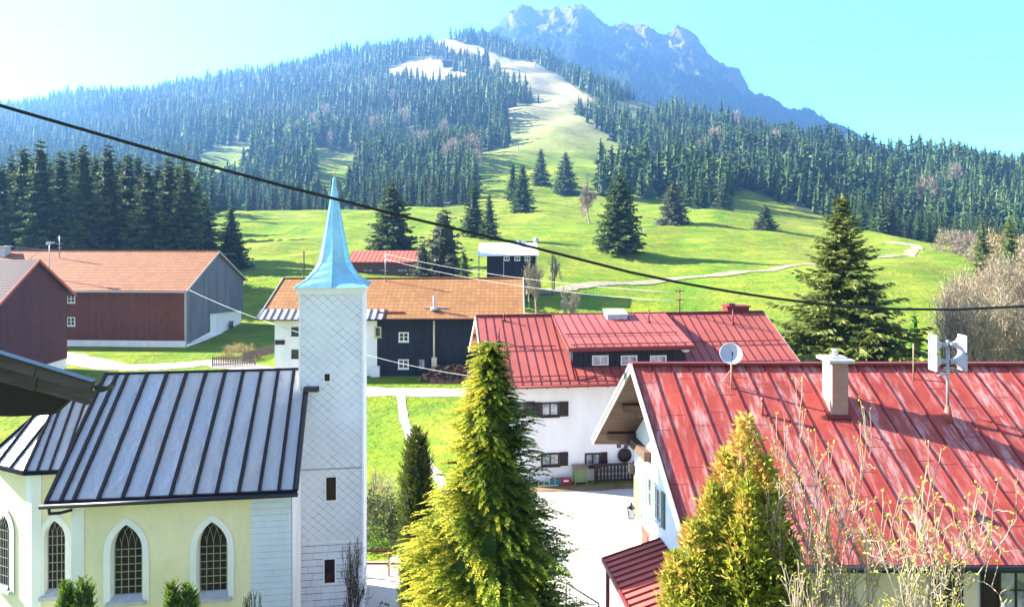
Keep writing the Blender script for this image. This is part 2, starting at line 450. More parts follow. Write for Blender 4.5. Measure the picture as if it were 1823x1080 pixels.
# ---------------------------------------------------------------- terrain
UX = [-500, 0, 200, 400, 600, 750, 850, 950, 1050, 1150, 1300, 1450, 1600, 1750, 1823, 2300]
Tpy = {
 130: [500, 495, 495, 493, 490, 488, 488, 490, 497, 505, 507, 505, 508, 520, 535, 560],
 170: [470, 462, 460, 458, 452, 450, 450, 452, 456, 460, 468, 464, 470, 490, 505, 530],
 210: [440, 432, 430, 426, 420, 416, 414, 415, 424, 430, 440, 444, 449, 465, 485, 505],
 250: [425, 415, 410, 400, 388, 386, 388, 394, 402, 408, 417, 424, 432, 450, 478, 490],
 290: [415, 408, 402, 388, 371, 370, 371, 374, 380, 392, 404, 409, 419, 440, 465, 478],
 340: [412, 406, 402, 396, 384, 378, 368, 360, 362, 375, 383, 394, 425, 440, 460, 480],
 400: [402, 395, 390, 382, 368, 360, 350, 345, 345, 355, 362, 372, 404, 420, 432, 450],
 500: [382, 370, 365, 350, 340, 330, 320, 318, 318, 328, 330, 342, 372, 388, 400, 420],
 600: [350, 340, 335, 315, 310, 300, 292, 290, 292, 305, 300, 310, 335, 345, 350, 380],
 750: [325, 305, 300, 285, 272, 265, 255, 245, 248, 262, 262, 278, 301, 299, 294, 320],
 900: [300, 275, 270, 250, 240, 225, 210, 200, 208, 226, 240, 256, 312, 316, 312, 345],
 1050: [275, 250, 245, 222, 210, 190, 172, 165, 176, 198, 228, 276, 340, 345, 345, 370],
 1200: [255, 232, 222, 196, 180, 160, 140, 135, 152, 186, 242, 300, 360, 370, 370, 390],
 1400: [235, 215, 197, 170, 148, 122, 112, 112, 140, 205, 282, 335, 380, 390, 390, 400],
 1600: [218, 200, 178, 150, 115, 85, 78, 92, 160, 250, 320, 360, 395, 400, 400, 410],
 1750: [212, 194, 172, 145, 100, 68, 64, 90, 190, 290, 350, 380, 400, 405, 405, 412],
 2000: [225, 206, 184, 157, 112, 80, 78, 130, 240, 330, 370, 390, 405, 410, 410, 415],
 2600: [300, 290, 280, 260, 220, 200, 200, 260, 330, 370, 385, 395, 400, 405, 405, 405],
 4500: [392] * 16,
}
ug = np.arange(-600, 2401, 10.0)
Ds = [1.0, 92.0, 104.0] + sorted(Tpy)
rows = [np.zeros_like(ug), np.zeros_like(ug), np.full_like(ug, .6)]
for D in sorted(Tpy):
    py = np.interp(ug, UX, Tpy[D])
    rows.append(CH - (py - HZ) * D / F)
rows = np.array(rows)
lg = np.linspace(math.log(20), math.log(4500), 400)
Dg = np.exp(lg)
Zg = np.array([[0.0] * len(ug)] * len(lg))
for j in range(len(ug)):
    Zg[:, j] = np.interp(Dg, Ds, rows[:, j])
def gsm(A, sig, ax):
    r = int(sig * 3); k = np.exp(-np.arange(-r, r + 1) ** 2 / (2 * sig * sig)); k /= k.sum()
    pad = [(0, 0), (0, 0)]; pad[ax] = (r, r)
    B = np.pad(A, pad, mode='edge')
    return np.apply_along_axis(lambda x: np.convolve(x, k, 'valid'), ax, B)
Zg = gsm(gsm(Zg, 4.5, 1), 3.5, 0)

def undul(X, Y):
    amp = np.clip((Y - 105) / 500, 0, 1) * 5 + np.clip((Y - 104) / 60, 0, 1) * .35
    s_ = np.sin(X * .031 + 1.3 * np.sin(Y * .017)) * np.sin(Y * .027 + 1.1 * np.sin(X * .019 + 2)) + .45 * np.sin(X * .083 + 2.0 * np.sin(Y * .051 + 1)) * np.sin(Y * .071 + X * .02)
    hum = np.clip((Y - 104) / 50, 0, 1) * np.clip((520 - Y) / 150, 0, 1)
    s2 = np.sin(X * .11 + 1.7 * np.sin(Y * .06)) * np.sin(Y * .095 + 1.4 * np.sin(X * .05)) + .5 * np.sin(X * .23 + Y * .11) * np.sin(Y * .19 - X * .07)
    return amp * s_ + hum * s2 * .65

def TH(X, Y):
    X = np.asarray(X, float); Y = np.asarray(Y, float)
    Yc = np.maximum(Y, 20.0)
    u = np.clip(CX + F * X / Yc, -599, 2399)
    fi = np.clip((np.log(Yc) - lg[0]) / (lg[1] - lg[0]), 0, len(lg) - 1.001)
    fj = (u + 600) / 10
    i = fi.astype(int); j = np.minimum(fj.astype(int), len(ug) - 2); a = fi - i; b = fj - j
    z = (Zg[i, j] * (1 - b) + Zg[i, j + 1] * b) * (1 - a) + (Zg[i + 1, j] * (1 - b) + Zg[i + 1, j + 1] * b) * a
    return z + undul(X, Yc)

def hit(px, py, d0=60.0):
    """first depth at which the ground is seen at this direction"""
    D = np.exp(np.linspace(math.log(d0), math.log(2500), 3000))
    X = (px - CX) / F * D
    yy = HZ - (TH(X, D) - CH) * F / D
    k = np.nonzero(yy <= py)[0]
    return float(D[k[0]]) if len(k) else 2000.0

def inpoly(x, y, poly):
    x = np.asarray(x, float); y = np.asarray(y, float); r = np.zeros(x.shape, bool)
    n = len(poly)
    for i in range(n):
        x0, y0 = poly[i]; x1, y1 = poly[(i + 1) % n]
        if y0 == y1: continue
        r ^= ((y0 > y) != (y1 > y)) & (x < (x1 - x0) * (y - y0) / (y1 - y0) + x0)
    return r

CLEAR = [
 [(340, 305), (358, 276), (380, 262), (458, 256), (462, 282), (430, 300), (405, 330), (350, 330)],
 [(556, 258), (600, 268), (648, 282), (640, 300), (612, 360), (570, 360), (560, 300)],
 [(762, 68), (800, 70), (850, 82), (900, 104), (955, 112), (1000, 138), (1062, 182), (1112, 240), (1158, 282), (1170, 330), (1232, 372), (1232, 425), (830, 425), (858, 330),
  (845, 275), (905, 262), (908, 188), (962, 184), (930, 158), (885, 138), (862, 112), (800, 96)],
 [(683, 126), (720, 112), (765, 106), (818, 112), (860, 112), (812, 142), (740, 146)],
 [(1085, 182), (1168, 178), (1175, 215), (1125, 222)],
 [(1305, 345), (1330, 338), (1420, 372), (1520, 405), (1520, 430), (1300, 420)],
]
def forest_mask(X, Y, z):
    px = CX + F * X / Y
    py = HZ - (z - CH) * F / Y
    lim = np.interp(px, [-600, 330, 400, 840, 860, 1230, 1240, 1300, 1310, 1500, 1700, 1823, 2400],
                        [200, 200, 318, 318, 330, 330, 330, 335, 330, 300, 268, 235, 230])
    m = Y > lim
    for p in CLEAR:
        m &= ~inpoly(px, py, p)
    m &= ~((px > 850) & (px < 1150) & (Y < 600))
    return m

# one sheet: a disc round the camera, rising into the hills ahead
ang = sorted(set([round(a, 3) for a in np.arange(-180, 180, 6.0)] + [round(a, 3) for a in np.arange(-46, 46, .3)]))
rad = np.concatenate([[2, 6, 12], np.linspace(18, 100, 28), np.exp(np.linspace(math.log(104), math.log(2400), 210)), [2700, 3100, 3600]])
A_, R_ = np.meshgrid(np.radians(ang), rad)
GX, GY = R_ * np.sin(A_), R_ * np.cos(A_)
GZ = np.where(GY > 20, TH(GX, GY), 0.0)
GZ = np.where((np.abs(A_) > math.radians(60)), GZ * np.clip((math.radians(80) - np.abs(A_)) / math.radians(20), 0, 1), GZ)
nr, na = GX.shape
fm = forest_mask(GX, np.maximum(GY, 1.0), GZ).astype(float) * (GY > 50)
gpy = HZ - (GZ - CH) * F / np.maximum(GY, 1)
dry = np.clip((295 - gpy) / 130, 0, 1) * (GY > 300)
verts = np.stack([GX, GY, GZ], -1).reshape(-1, 3).tolist()
faces = [(i * na + j, i * na + (j + 1) % na, (i + 1) * na + (j + 1) % na, (i + 1) * na + j) for i in range(nr - 1) for j in range(na)]
faces.append(tuple(range(na))[::-1])
faces = [f[::-1] for f in faces]
gme = bpy.data.meshes.new('ground')
gme.from_pydata(verts, [], faces)
gme.materials.append(M['ground'])
for nm, arr in (('forest', fm), ('dry', dry)):
    at = gme.attributes.new(nm, 'FLOAT', 'POINT')
    at.data.foreach_set('value', arr.reshape(-1).astype(np.float32))
gme.polygons.foreach_set('use_smooth', [True] * len(faces))
gme.update()
tag(link_obj('ground', gme), kind='structure')
gbvh = BVHTree.FromPolygons(verts, faces)
def gz(x, y):
    h = gbvh.ray_cast(Vector((x, y, 3000)), Vector((0, 0, -1)))
    return h[0].z if h[0] else 0.0

def strip(name, pts, wid_, m_, lift=.03, sub=8, kind='structure'):
    """a path draped on the ground; pts (x, y[, width])"""
    out = []
    for i in range(len(pts) - 1):
        p0 = Vector(pts[max(i - 1, 0)][:2]); p1 = Vector(pts[i][:2]); p2 = Vector(pts[i + 1][:2]); p3 = Vector(pts[min(i + 2, len(pts) - 1)][:2])
        w0 = pts[i][2] if len(pts[i]) > 2 else wid_; w1 = pts[i + 1][2] if len(pts[i + 1]) > 2 else wid_
        for k in range(sub + (i == len(pts) - 2)):
            t = k / sub
            q = .5 * ((2 * p1) + (p2 - p0) * t + (2 * p0 - 5 * p1 + 4 * p2 - p3) * t * t + (3 * p1 - 3 * p2 + p3 - p0) * t ** 3)
            out.append((q, w0 + (w1 - w0) * t))
    V = []; Fc = []
    for i, (q, wd) in enumerate(out):
        d = (out[min(i + 1, len(out) - 1)][0] - out[max(i - 1, 0)][0]).normalized()
        nrm = Vector((-d.y, d.x))
        wv = wd * (1 + .08 * math.sin(i * 1.7) + .06 * math.sin(i * .6))
        for k in range(5):
            p = q + nrm * (wv * (k / 4 - .5) + (random.uniform(-.07, .07) * wd if k in (0, 4) else 0))
            V.append((p.x, p.y, gz(p.x, p.y) + lift))
    for i in range(len(out) - 1):
        for k in range(4):
            a = i * 5 + k
            Fc.append((a, a + 5, a + 6, a + 1))
    me = bpy.data.meshes.new(name); me.from_pydata(V, [], Fc); me.materials.append(M[m_]); me.update()
    return tag(link_obj(name, me), kind=kind)

def gp(px, py):
    Y = 18900 / (py - 400) if py > 605 else hit(px, py, 70)
    return ((px - CX) / F * Y, Y)

strip('road', [gp(60, 628), gp(120, 634), gp(200, 652), gp(300, 652), gp(380, 646), gp(470, 660), gp(560, 681), gp(655, 697), gp(850, 697), gp(1000, 690), gp(1200, 690)], 3.3, 'road')
strip('footpath', [gp(712, 700), gp(716, 722), gp(720, 750), gp(735, 786), gp(765, 830), gp(800, 880)], .65, 'road', .035)
strip('lane', [(-22, 30.8), (-12, 30.6), (-6, 30.7), (-1, 31)], 1.6, 'road', .03)
strip('hill_track', [gp(930, 523), gp(1000, 516), gp(1100, 505), gp(1200, 497), gp(1290, 489), gp(1380, 480), gp(1460, 470), gp(1540, 462), gp(1590, 456), gp(1622, 449), gp(1633, 441), gp(1612, 435), gp(1575, 431)], 3.2, 'track', .12, sub=14)
mb = MB()
yd = [(-6, 20), (14, 20), (14, 40.2), (9, 41.2), (-2.0, 40.0), (-4.5, 33), (-7, 28)]
mb.add([(x, y, .025) for x, y in yd], [tuple(range(len(yd)))])
tag(mb.build('yard', 'yard'), kind='structure')
strip('soil_edge', [(-1.0, 39.9), (2, 40.1), (5, 40.4), (9, 41.0)], .8, 'soil', .05)

# ---------------------------------------------------------------- far mountain
mu = np.arange(560, 1800, 3.0)
sx = [560, 700, 800, 860, 892, 905, 915, 928, 940, 955, 975, 990, 1005, 1020, 1035, 1050, 1065, 1085, 1100, 1115, 1130, 1150, 1170, 1188, 1200, 1215, 1232, 1245, 1258, 1275, 1295, 1315, 1335, 1360, 1400, 1440, 1480, 1520, 1600, 1800]
sy = [200, 120, 80, 58, 48, 34, 18, 9, 14, 22, 20, 8, 10, 6, 8, 20, 32, 44, 38, 34, 42, 50, 62, 68, 52, 48, 56, 76, 92, 108, 122, 132, 156, 166, 196, 200, 216, 238, 290, 390]
crest = np.interp(mu, sx, sy) + 9
base = np.interp(mu, [560, 900, 1100, 1300, 1500, 1800], [260, 200, 230, 280, 320, 350])
NT_ = 120
mv = []; rk = []
for i in range(NT_ + 14):
    t = i / NT_
    for j, u in enumerate(mu):
        if t <= 1:
            D = 1950 + 900 * t ** 1.25
            py = base[j] + (crest[j] - base[j]) * t ** .95
            z = CH - (py - HZ) * D / F
        else:
            D = 2850 + (t - 1) * 3500
            z = CH - (crest[j] - HZ) * 2850 / F - (t - 1) * 2600
        X = (u - CX) / F * D
        p = Vector((X * .006, D * .006, z * .004))
        amp = 60 * min(1, t * 2) * (1 - .5 * math.exp(-((t - 1) / .03) ** 2))
        rd = 0
        f_, g_ = 1.0, 1.0
        for o_ in range(5):
            rd += g_ * (1 - 2 * abs(noise.noise(p * f_)))
            f_ *= 2.1; g_ *= .55
        dz = amp * (rd * .5 - .3)
        dz += 13 * min(1, t * 1.5) * (1 - 2 * abs(noise.noise(Vector((X * .03, D * .02, z * .02))))) + 7 * noise.noise(Vector((X * .09, D * .03, 1.7)))
        dx = 26 * noise.noise(Vector((X * .012, z * .015, 3.3))) * min(1, t * 2)
        mv.append((X + dx * .5, D + dx * 2.2, z + dz))
        rk.append(min(1, max(0, (t - .38) * 1.4)) * float(np.interp(u, [860, 930, 1250, 1340, 1400], [.2, 1, 1, .75, .05])))
nm_ = len(mu)
mf = [(i * nm_ + j, i * nm_ + j + 1, (i + 1) * nm_ + j + 1, (i + 1) * nm_ + j) for i in range(NT_ + 13) for j in range(nm_ - 1)]
me = bpy.data.meshes.new('mountain'); me.from_pydata(mv, [], mf); me.materials.append(M['rock'])
at = me.attributes.new('rock', 'FLOAT', 'POINT'); at.data.foreach_set('value', np.array(rk, np.float32))
me.update()
tag(link_obj('mountain', me), kind='structure')

# ---------------------------------------------------------------- foliage
def unit(a):
    return a / np.maximum(np.linalg.norm(a, axis=-1, keepdims=True), 1e-9)

def kites(b, d, l, w_, rng, up=None, jit=.35):
    """leaf-shaped quads: base points b, directions d, lengths l, widths w"""
    d = unit(d); n = len(b)
    r = rng.normal(size=(n, 3)) if up is None else up + rng.normal(size=(n, 3)) * jit
    s_ = unit(np.cross(d, r))
    l = np.broadcast_to(np.asarray(l, float), (n,))[:, None]; w_ = np.broadcast_to(np.asarray(w_, float), (n,))[:, None]
    m = b + d * l * .45
    return np.stack([b, m + s_ * w_ / 2, b + d * l, m - s_ * w_ / 2], 1)

def quad_mesh(name, Q, v, mats, mi=None):
    n = len(Q)
    me = bpy.data.meshes.new(name)
    me.vertices.add(n * 4); me.loops.add(n * 4); me.polygons.add(n)
    me.vertices.foreach_set('co', Q.reshape(-1).astype(np.float32))
    me.loops.foreach_set('vertex_index', np.arange(n * 4, dtype=np.int32))
    me.polygons.foreach_set('loop_start', np.arange(0, n * 4, 4, dtype=np.int32))
    at = me.attributes.new('v', 'FLOAT', 'POINT')
    at.data.foreach_set('value', np.repeat(v, 4).astype(np.float32))
    for m_ in mats: me.materials.append(M[m_])
    if mi is not None: me.polygons.foreach_set('material_index', mi.astype(np.int32))
    me.update(calc_edges=True)
    return me

def spruce_q(H, R, nw, nb, ns, seed, droop=.25, rag=.25, low=.06, pw=.85, tw=.34, tilt=.0, fat=.42):
    """needle sprays of a spruce: whorls of drooping branches with side twigs"""
    rng = np.random.default_rng(seed)
    Q = []; V = []
    hh = low + (1 - low) * (np.arange(nw) + rng.uniform(-.3, .3, nw)) / nw
    for h in hh:
        h = min(max(h, low * .8), .995)
        Lw = R * (1 - h) ** pw * rng.uniform(1 - rag, 1 + rag * .3) + .02 * R
        k = max(4, int(nb * (.55 + .45 * (1 - h))))
        az = rng.uniform(0, 2 * math.pi) + np.arange(k) * 2 * math.pi / k + rng.normal(0, .25, k)
        L = Lw * rng.uniform(1 - rag, 1.12, k)
        tint_ = rng.uniform(0, .55, k)
        dirs = np.stack([np.cos(az), np.sin(az), np.zeros(k)], -1)
        up0 = .35 * h + tilt
        zj = rng.uniform(-.5, .5, k) * H / nw * 1.6
        if ns == 0:                                   # far trees: one or two long blades a branch
            b = np.zeros((k, 3)); b[:, 2] = H * h + L * .12 + zj
            d = dirs.copy(); d[:, 2] = -droop + rng.normal(0, .12, k) + up0 * .4
            Q.append(kites(b, d, L * 1.02, L * fat * 1.5 + H * .012, rng, up=np.array([0, 0, .25]), jit=1.0))
            V.append(np.clip(tint_ + rng.uniform(0, .5, k), 0, 1))
            continue
        s_ = (np.arange(ns) + .5) / ns
        S_, K_ = np.meshgrid(s_, np.arange(k), indexing='ij'); S_ = S_.ravel(); K_ = K_.ravel()
        S_ = np.clip(S_ + rng.uniform(-.4, .4, len(S_)) / ns, .04, 1)
        z = H * h + zj[K_] + L[K_] * (up0 * S_ - droop * 1.6 * S_ ** 1.3 + droop * .9 * S_ ** 3)
        p = dirs[K_] * (L[K_] * S_)[:, None]; p[:, 2] = z
        for sgn in (-1, 1, 0):
            side = np.stack([-dirs[K_][:, 1], dirs[K_][:, 0], np.zeros(len(K_))], -1)
            dd = dirs[K_] * (.75 if sgn else 1) + side * sgn * .85
            dd = dd + rng.normal(0, .22, dd.shape); dd[:, 2] -= .28
            ln = L[K_] * tw * (1.15 - S_ * .65) * rng.uniform(.6, 1.2, len(K_)) + .012 * H
            Q.append(kites(p, dd, ln, ln * fat, rng, up=np.array([0, 0, .55]), jit=.8))
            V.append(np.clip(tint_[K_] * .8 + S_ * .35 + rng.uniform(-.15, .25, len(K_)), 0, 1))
    b = np.zeros((5, 3)); b[:, 2] = H * np.array([.9, .93, .95, .96, .97])
    d = rng.normal(0, .12, (5, 3)); d[:, 2] = 1
    Q.append(kites(b, d, H * .045, H * .012, rng)); V.append(np.full(5, .5))
    return np.concatenate(Q), np.concatenate(V)

def trunk_q(H, r, n=7, lean=0):
    q = []
    for k in range(n):
        a, b = 2 * math.pi * k / n, 2 * math.pi * (k + 1) / n
        for z0, z1, r0, r1 in ((-.6, H * .25, r * 1.15, r * .8), (H * .25, H * .95, r * .8, r * .12)):
            q.append([(r0 * math.cos(a), r0 * math.sin(a), z0), (r0 * math.cos(b), r0 * math.sin(b), z0), (r1 * math.cos(b), r1 * math.sin(b), z1), (r1 * math.cos(a), r1 * math.sin(a), z1)])
    return np.array(q)

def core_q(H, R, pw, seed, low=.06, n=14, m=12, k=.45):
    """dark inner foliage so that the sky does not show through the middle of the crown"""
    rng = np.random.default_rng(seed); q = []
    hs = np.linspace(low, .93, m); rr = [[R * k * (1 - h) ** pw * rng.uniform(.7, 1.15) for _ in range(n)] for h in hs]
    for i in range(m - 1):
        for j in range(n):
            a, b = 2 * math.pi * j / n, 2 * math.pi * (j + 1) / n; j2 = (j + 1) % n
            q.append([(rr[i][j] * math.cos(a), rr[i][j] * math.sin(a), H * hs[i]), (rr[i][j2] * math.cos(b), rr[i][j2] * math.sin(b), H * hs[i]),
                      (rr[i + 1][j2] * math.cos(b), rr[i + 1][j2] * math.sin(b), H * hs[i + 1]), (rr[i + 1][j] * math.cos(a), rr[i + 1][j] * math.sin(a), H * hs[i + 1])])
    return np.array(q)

def tree_thing(name, label, cat, loc, crown, cmat, trunk=None, tmat='bark', rz=0.0, scale=1.0, group=None):
    """a tree: trunk and crown as two parts; crown/trunk are (Q, v) or ready meshes"""
    r = empty(name, loc, label, cat, group, rz)
    r.scale = (scale,) * 3
    if trunk is not None:
        tm = trunk if isinstance(trunk, bpy.types.Mesh) else quad_mesh('trunk', trunk, np.zeros(len(trunk)), [tmat])
        link_obj('trunk', tm, r)
    cm = crown if isinstance(crown, bpy.types.Mesh) else quad_mesh('crown', crown[0], crown[1], [cmat])
    link_obj('crown', cm, r)
    return r

def lone(px, pb, pt, hw, label, name='spruce', m_='lf_spruce', D=None, seed=1, nw=30, nb=10, ns=7, core=True, ck=.45, **kw):
    D = D or hit(px, pb, 100)
    X = (px - CX) / F * D
    z = gz(X, D)
    H = (CH - (pt - HZ) * D / F) - z
    R = hw * D / F * (1.25 + 1.1 * max(0, kw.get('rag', .25) - .3))
    Q, V = spruce_q(H, R, nw, nb, ns, seed, **kw)
    if core:
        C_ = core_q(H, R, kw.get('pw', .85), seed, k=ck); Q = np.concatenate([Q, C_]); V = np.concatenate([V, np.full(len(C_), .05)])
    return tree_thing(name, label, 'tree', (X, D, z), (Q, V), m_, trunk_q(H, max(.14, H * .014)), group=None)

lone(1103, 452, 308, 40, 'tall dark conical spruce standing alone on the meadow with a long shadow to its right', seed=3, nw=36, nb=12, ns=8, pw=.62, rag=.18, low=.09, droop=.2)
lone(1199, 400, 322, 27, 'grey-green spruce on the meadow right of the tall lone spruce', m_='lf_spruce_g', seed=4, pw=.6, low=.03)
lone(1007, 345, 270, 24, 'broad blue-green spruce on the ski slope, right one of the two small ones', seed=5, pw=.7, low=.03)
lone(963, 330, 264, 17, 'slender blue-green spruce on the ski slope, left of the broader one', seed=6, pw=.65, low=.03)
lone(930, 376, 292, 22, 'dark dense spruce at the upper edge of the meadow, front one of a close pair', seed=7, pw=.6, low=.02)
lone(913, 366, 290, 15, 'slim spruce tucked behind the left side of the dark pair at the meadow edge', seed=8, pw=.7, D=330)
lone(411, 462, 364, 30, 'single dark spruce with a pointed top beside the grey gable of the barn', seed=9, pw=.75, low=.04, D=140)
lone(697, 447, 322, 50, 'broad dark spruce rising behind the low red-roofed shed', seed=10, nw=34, nb=12, ns=8, pw=.72, low=.03, rag=.3, D=148)
lone(843, 417, 326, 25, 'dark spruce left of a close pair above the white-roofed house', seed=11, pw=.65, low=.03, D=200)
lone(871, 418, 344, 19, 'dark spruce right of a close pair above the white-roofed house', seed=12, pw=.8, low=.03, D=196)
lone(789, 492, 372, 46, 'shaggy greyish spruce with open branches between the red shed and the white-roofed house', m_='lf_spruce_g', seed=13, nw=24, nb=11, ns=8, pw=.5, rag=.45, low=.04, D=118, droop=.45, name='spruce')
lone(826, 492, 444, 21, 'small bushy green conifer at the foot of the shaggy greyish spruce', m_='lf_thuja', seed=14, nw=22, pw=.55, low=.01, D=112)
lone(752, 492, 428, 26, 'low ragged conifer at the left foot of the shaggy greyish spruce', m_='lf_spruce_g', seed=15, nw=20, pw=.5, rag=.4, low=.01, D=114, droop=.4)
lone(1362, 410, 364, 20, 'small round-shouldered spruce on the meadow in front of the right wood', m_='lf_spruce_g', seed=16, pw=.6, low=.03)
lone(1498, 0, 348, 165, 'big spruce with spreading upswept branches behind the long red ridge', m_='lf_spruce_y', seed=21, nw=70, nb=14, ns=14, pw=.98, rag=.5, low=.02, D=52, droop=.35, tw=.2, fat=.3, ck=.2)
lone(1548, 0, 500, 75, 'dense dark young spruce at the right foot of the big spreading spruce', m_='lf_spruce', seed=22, nw=26, nb=12, ns=9, pw=.6, rag=.25, low=.01, D=50, droop=.3, tw=.26)
lone(1628, 0, 552, 26, 'bright green young conifer behind the wooden stick on the long red roof', m_='lf_green', seed=23, nw=24, nb=9, ns=6, pw=.7, rag=.4, low=.01, D=58)
lone(1748, 450, 388, 20, 'yellowish spruce at the lower edge of the right wood', m_='lf_spruce_y', seed=24, nw=24, pw=.7, rag=.35, D=150)
lone(1797, 450, 384, 24, 'dark-hearted yellowish spruce near the right picture edge, above the bare trees', m_='lf_spruce_y', seed=25, nw=24, pw=.7, rag=.35, D=140)

# dark stand behind the brown barn
stand = [(2, 128, 290), (42, 120, 262), (72, 116, 247), (108, 126, 270), (148, 117, 256), (192, 121, 252), (228, 128, 272), (262, 118, 290), (300, 124, 280), (330, 119, 292), (-30, 118, 262), (-70, 124, 255),
         (20, 146, 276), (128, 148, 268), (170, 150, 275), (212, 144, 282), (246, 147, 278), (282, 146, 290), (316, 150, 296), (350, 152, 318), (90, 145, 285), (56, 150, 280), (-100, 140, 250), (362, 138, 352)]
st_vars = []
for k in range(5):
    Q, V = spruce_q(20, 4.3, 34, 11, 7, 60 + k, pw=.6, rag=.3, low=.03, droop=.32)
    C_ = core_q(20, 4.3, .6, k)
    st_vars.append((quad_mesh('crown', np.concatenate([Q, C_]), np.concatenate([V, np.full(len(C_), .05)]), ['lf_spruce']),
                    quad_mesh('trunk', trunk_q(20, .3), np.zeros(14), ['bark'])))
for i, (px, D, pt) in enumerate(stand):
    X = (px - CX) / F * D; z = gz(X, D)
    H = CH - (pt - HZ) * D / F - z
    cm, tm = st_vars[i % 5]
    r = empty('stand_spruce', (X, D, z), 'tall dark spruce in the front row of the dense stand behind the tiled barn roof' if D < 135 else 'dark spruce in the rear row of the stand behind the barn, mostly hidden', 'tree', 'front row of dark spruces behind the barn' if D < 135 else 'rear row of dark spruces behind the barn', i * 1.3)
    r.scale = (1.12, 1.12, H / 20)
    link_obj('trunk', tm, r); link_obj('crown', cm, r)

# forest: the 250 nearest trees one by one, the rest as one mass
rng = np.random.default_rng(5)
pts = []
for y0, y1, sp in ((200, 420, 8.4), (420, 760, 9.3), (760, 1200, 12.3), (1200, 1800, 15.0)):
    ys = np.arange(y0, y1, sp)
    for y in ys:
        xs = np.arange((-420 - CX) / F * y, (2250 - CX) / F * y, sp)
        pts.append(np.stack([xs + rng.uniform(-.48, .48, len(xs)) * sp, np.full(len(xs), y) + rng.uniform(-.48, .48, len(xs)) * sp], -1))
pts = np.concatenate(pts)
X, Y = pts[:, 0], pts[:, 1]
Z = TH(X, Y)
ok = forest_mask(X, Y, Z)
px = CX + F * X / Y; py = HZ - (Z - CH) * F / Y
gap = np.sin(px * .05 + Y * .01) * np.sin(Y * .02 + px * .013)
ok &= ~((gap > .93) & (rng.uniform(size=len(X)) < .6))
thin = ok & (px > 1700) & (Y < 300) & (rng.uniform(size=len(X)) < .45)
ok &= ~thin
# tree islands inside the clearings
isl = [[(1068, 352), (1160, 356), (1165, 322), (1068, 312)], [(808, 128), (892, 150), (892, 128), (812, 112)], [(800, 188), (918, 192), (925, 168), (800, 150)], [(1000, 190), (1150, 290), (1210, 360), (1230, 372), (1240, 330), (1090, 205)]]
for p in isl:
    ok |= inpoly(px, py, p) & (rng.uniform(size=len(X)) < .9)
ok &= ~((px > 1240) & (px < 1330) & (Y < 330))
X, Y, Z, px, py = (a[ok] for a in (X, Y, Z, px, py))
inview = (px > -60) & (px < 1880)
keep = inview | ((px > -420) & (Y > 200))
X, Y, Z, px, py = (a[keep] for a in (X, Y, Z, px, py))
N = len(X)
Hh = rng.uniform(14, 28, N) * np.clip(.78 + .3 * np.sin(X * .021) * np.sin(Y * .017 + 1), .6, 1.1)
Hh *= np.where(Y < 420, .85, np.where(Y > 700, 1.32, 1.12))
Hh *= np.where((px > 1700) & (Y < 300), .6, 1.0)
order = np.argsort(Y + np.where((px > -20) & (px < 1850), 0, 5000) + np.where((px < 380) , 400, 0))
near_i = order[:215]
mask = np.ones(N, bool); mask[near_i] = False
var_m = []
for k in range(6):
    R = [2.9, 3.3, 2.6, 3.6, 3.0, 3.4][k]
    Q, V = spruce_q(22, R, 24, 8, 4, 90 + k, pw=[.7, .62, .75, .65, .55, .8][k], rag=.35, low=.03, droop=.3, tw=.42, fat=.5)
    C_ = core_q(22, R, .7, k, m=8, n=9); T_ = trunk_q(22, .28, 5)
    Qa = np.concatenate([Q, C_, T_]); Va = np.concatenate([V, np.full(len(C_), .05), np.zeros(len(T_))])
    mi = np.concatenate([np.zeros(len(Q) + len(C_)), np.ones(len(T_))])
    var_m.append(quad_mesh('forest_spruce', Qa, Va, ['lf_forest' if k % 3 else 'lf_spruce_g', 'bark'], mi))
for q, i in enumerate(near_i):
    o = link_obj('forest_spruce', var_m[int(rng.integers(6))])
    o.location = (X[i], Y[i], Z[i] - .3)
    o.rotation_euler = (0, 0, rng.uniform(0, 6.28))
    s_ = Hh[i] / 22
    w_ = s_ * rng.uniform(1.3, 1.75); o.scale = (w_, w_, s_)
    if px[i] < 560: lb, gr = 'dark spruce at the foot of the wooded hill, between the dark stand and the spire', 'spruces between the dark stand and the spire'
    elif px[i] < 700: lb, gr = 'dark spruce at the forest foot just right of the spire tip', 'spruces at the forest foot right of the spire'
    elif px[i] < 860: lb, gr = 'dark spruce at the forest foot where the wooded hill meets the ski slope', 'spruces where the wooded hill meets the ski slope'
    elif px[i] < 1235: lb, gr = 'spruce in the small groups along the right side of the ski slope', 'spruces beside the ski slope'
    elif px[i] < 1400: lb, gr = 'green spruce on the front edge of the right wood, left of its meadow notch', 'spruces left of the meadow notch in the right wood'
    elif px[i] < 1560: lb, gr = 'green spruce at the front edge of the wood behind the small bright meadow notch', 'spruces behind the meadow notch in the right wood'
    elif px[i] < 1700: lb, gr = 'green spruce at the wood edge directly above the bend of the hill track', 'spruces above the bend of the hill track'
    else: lb, gr = 'green spruce on the wooded slope near the right picture edge, above the pale leafless crowns', 'spruces near the right picture edge'
    tag(o, lb, 'tree', gr)
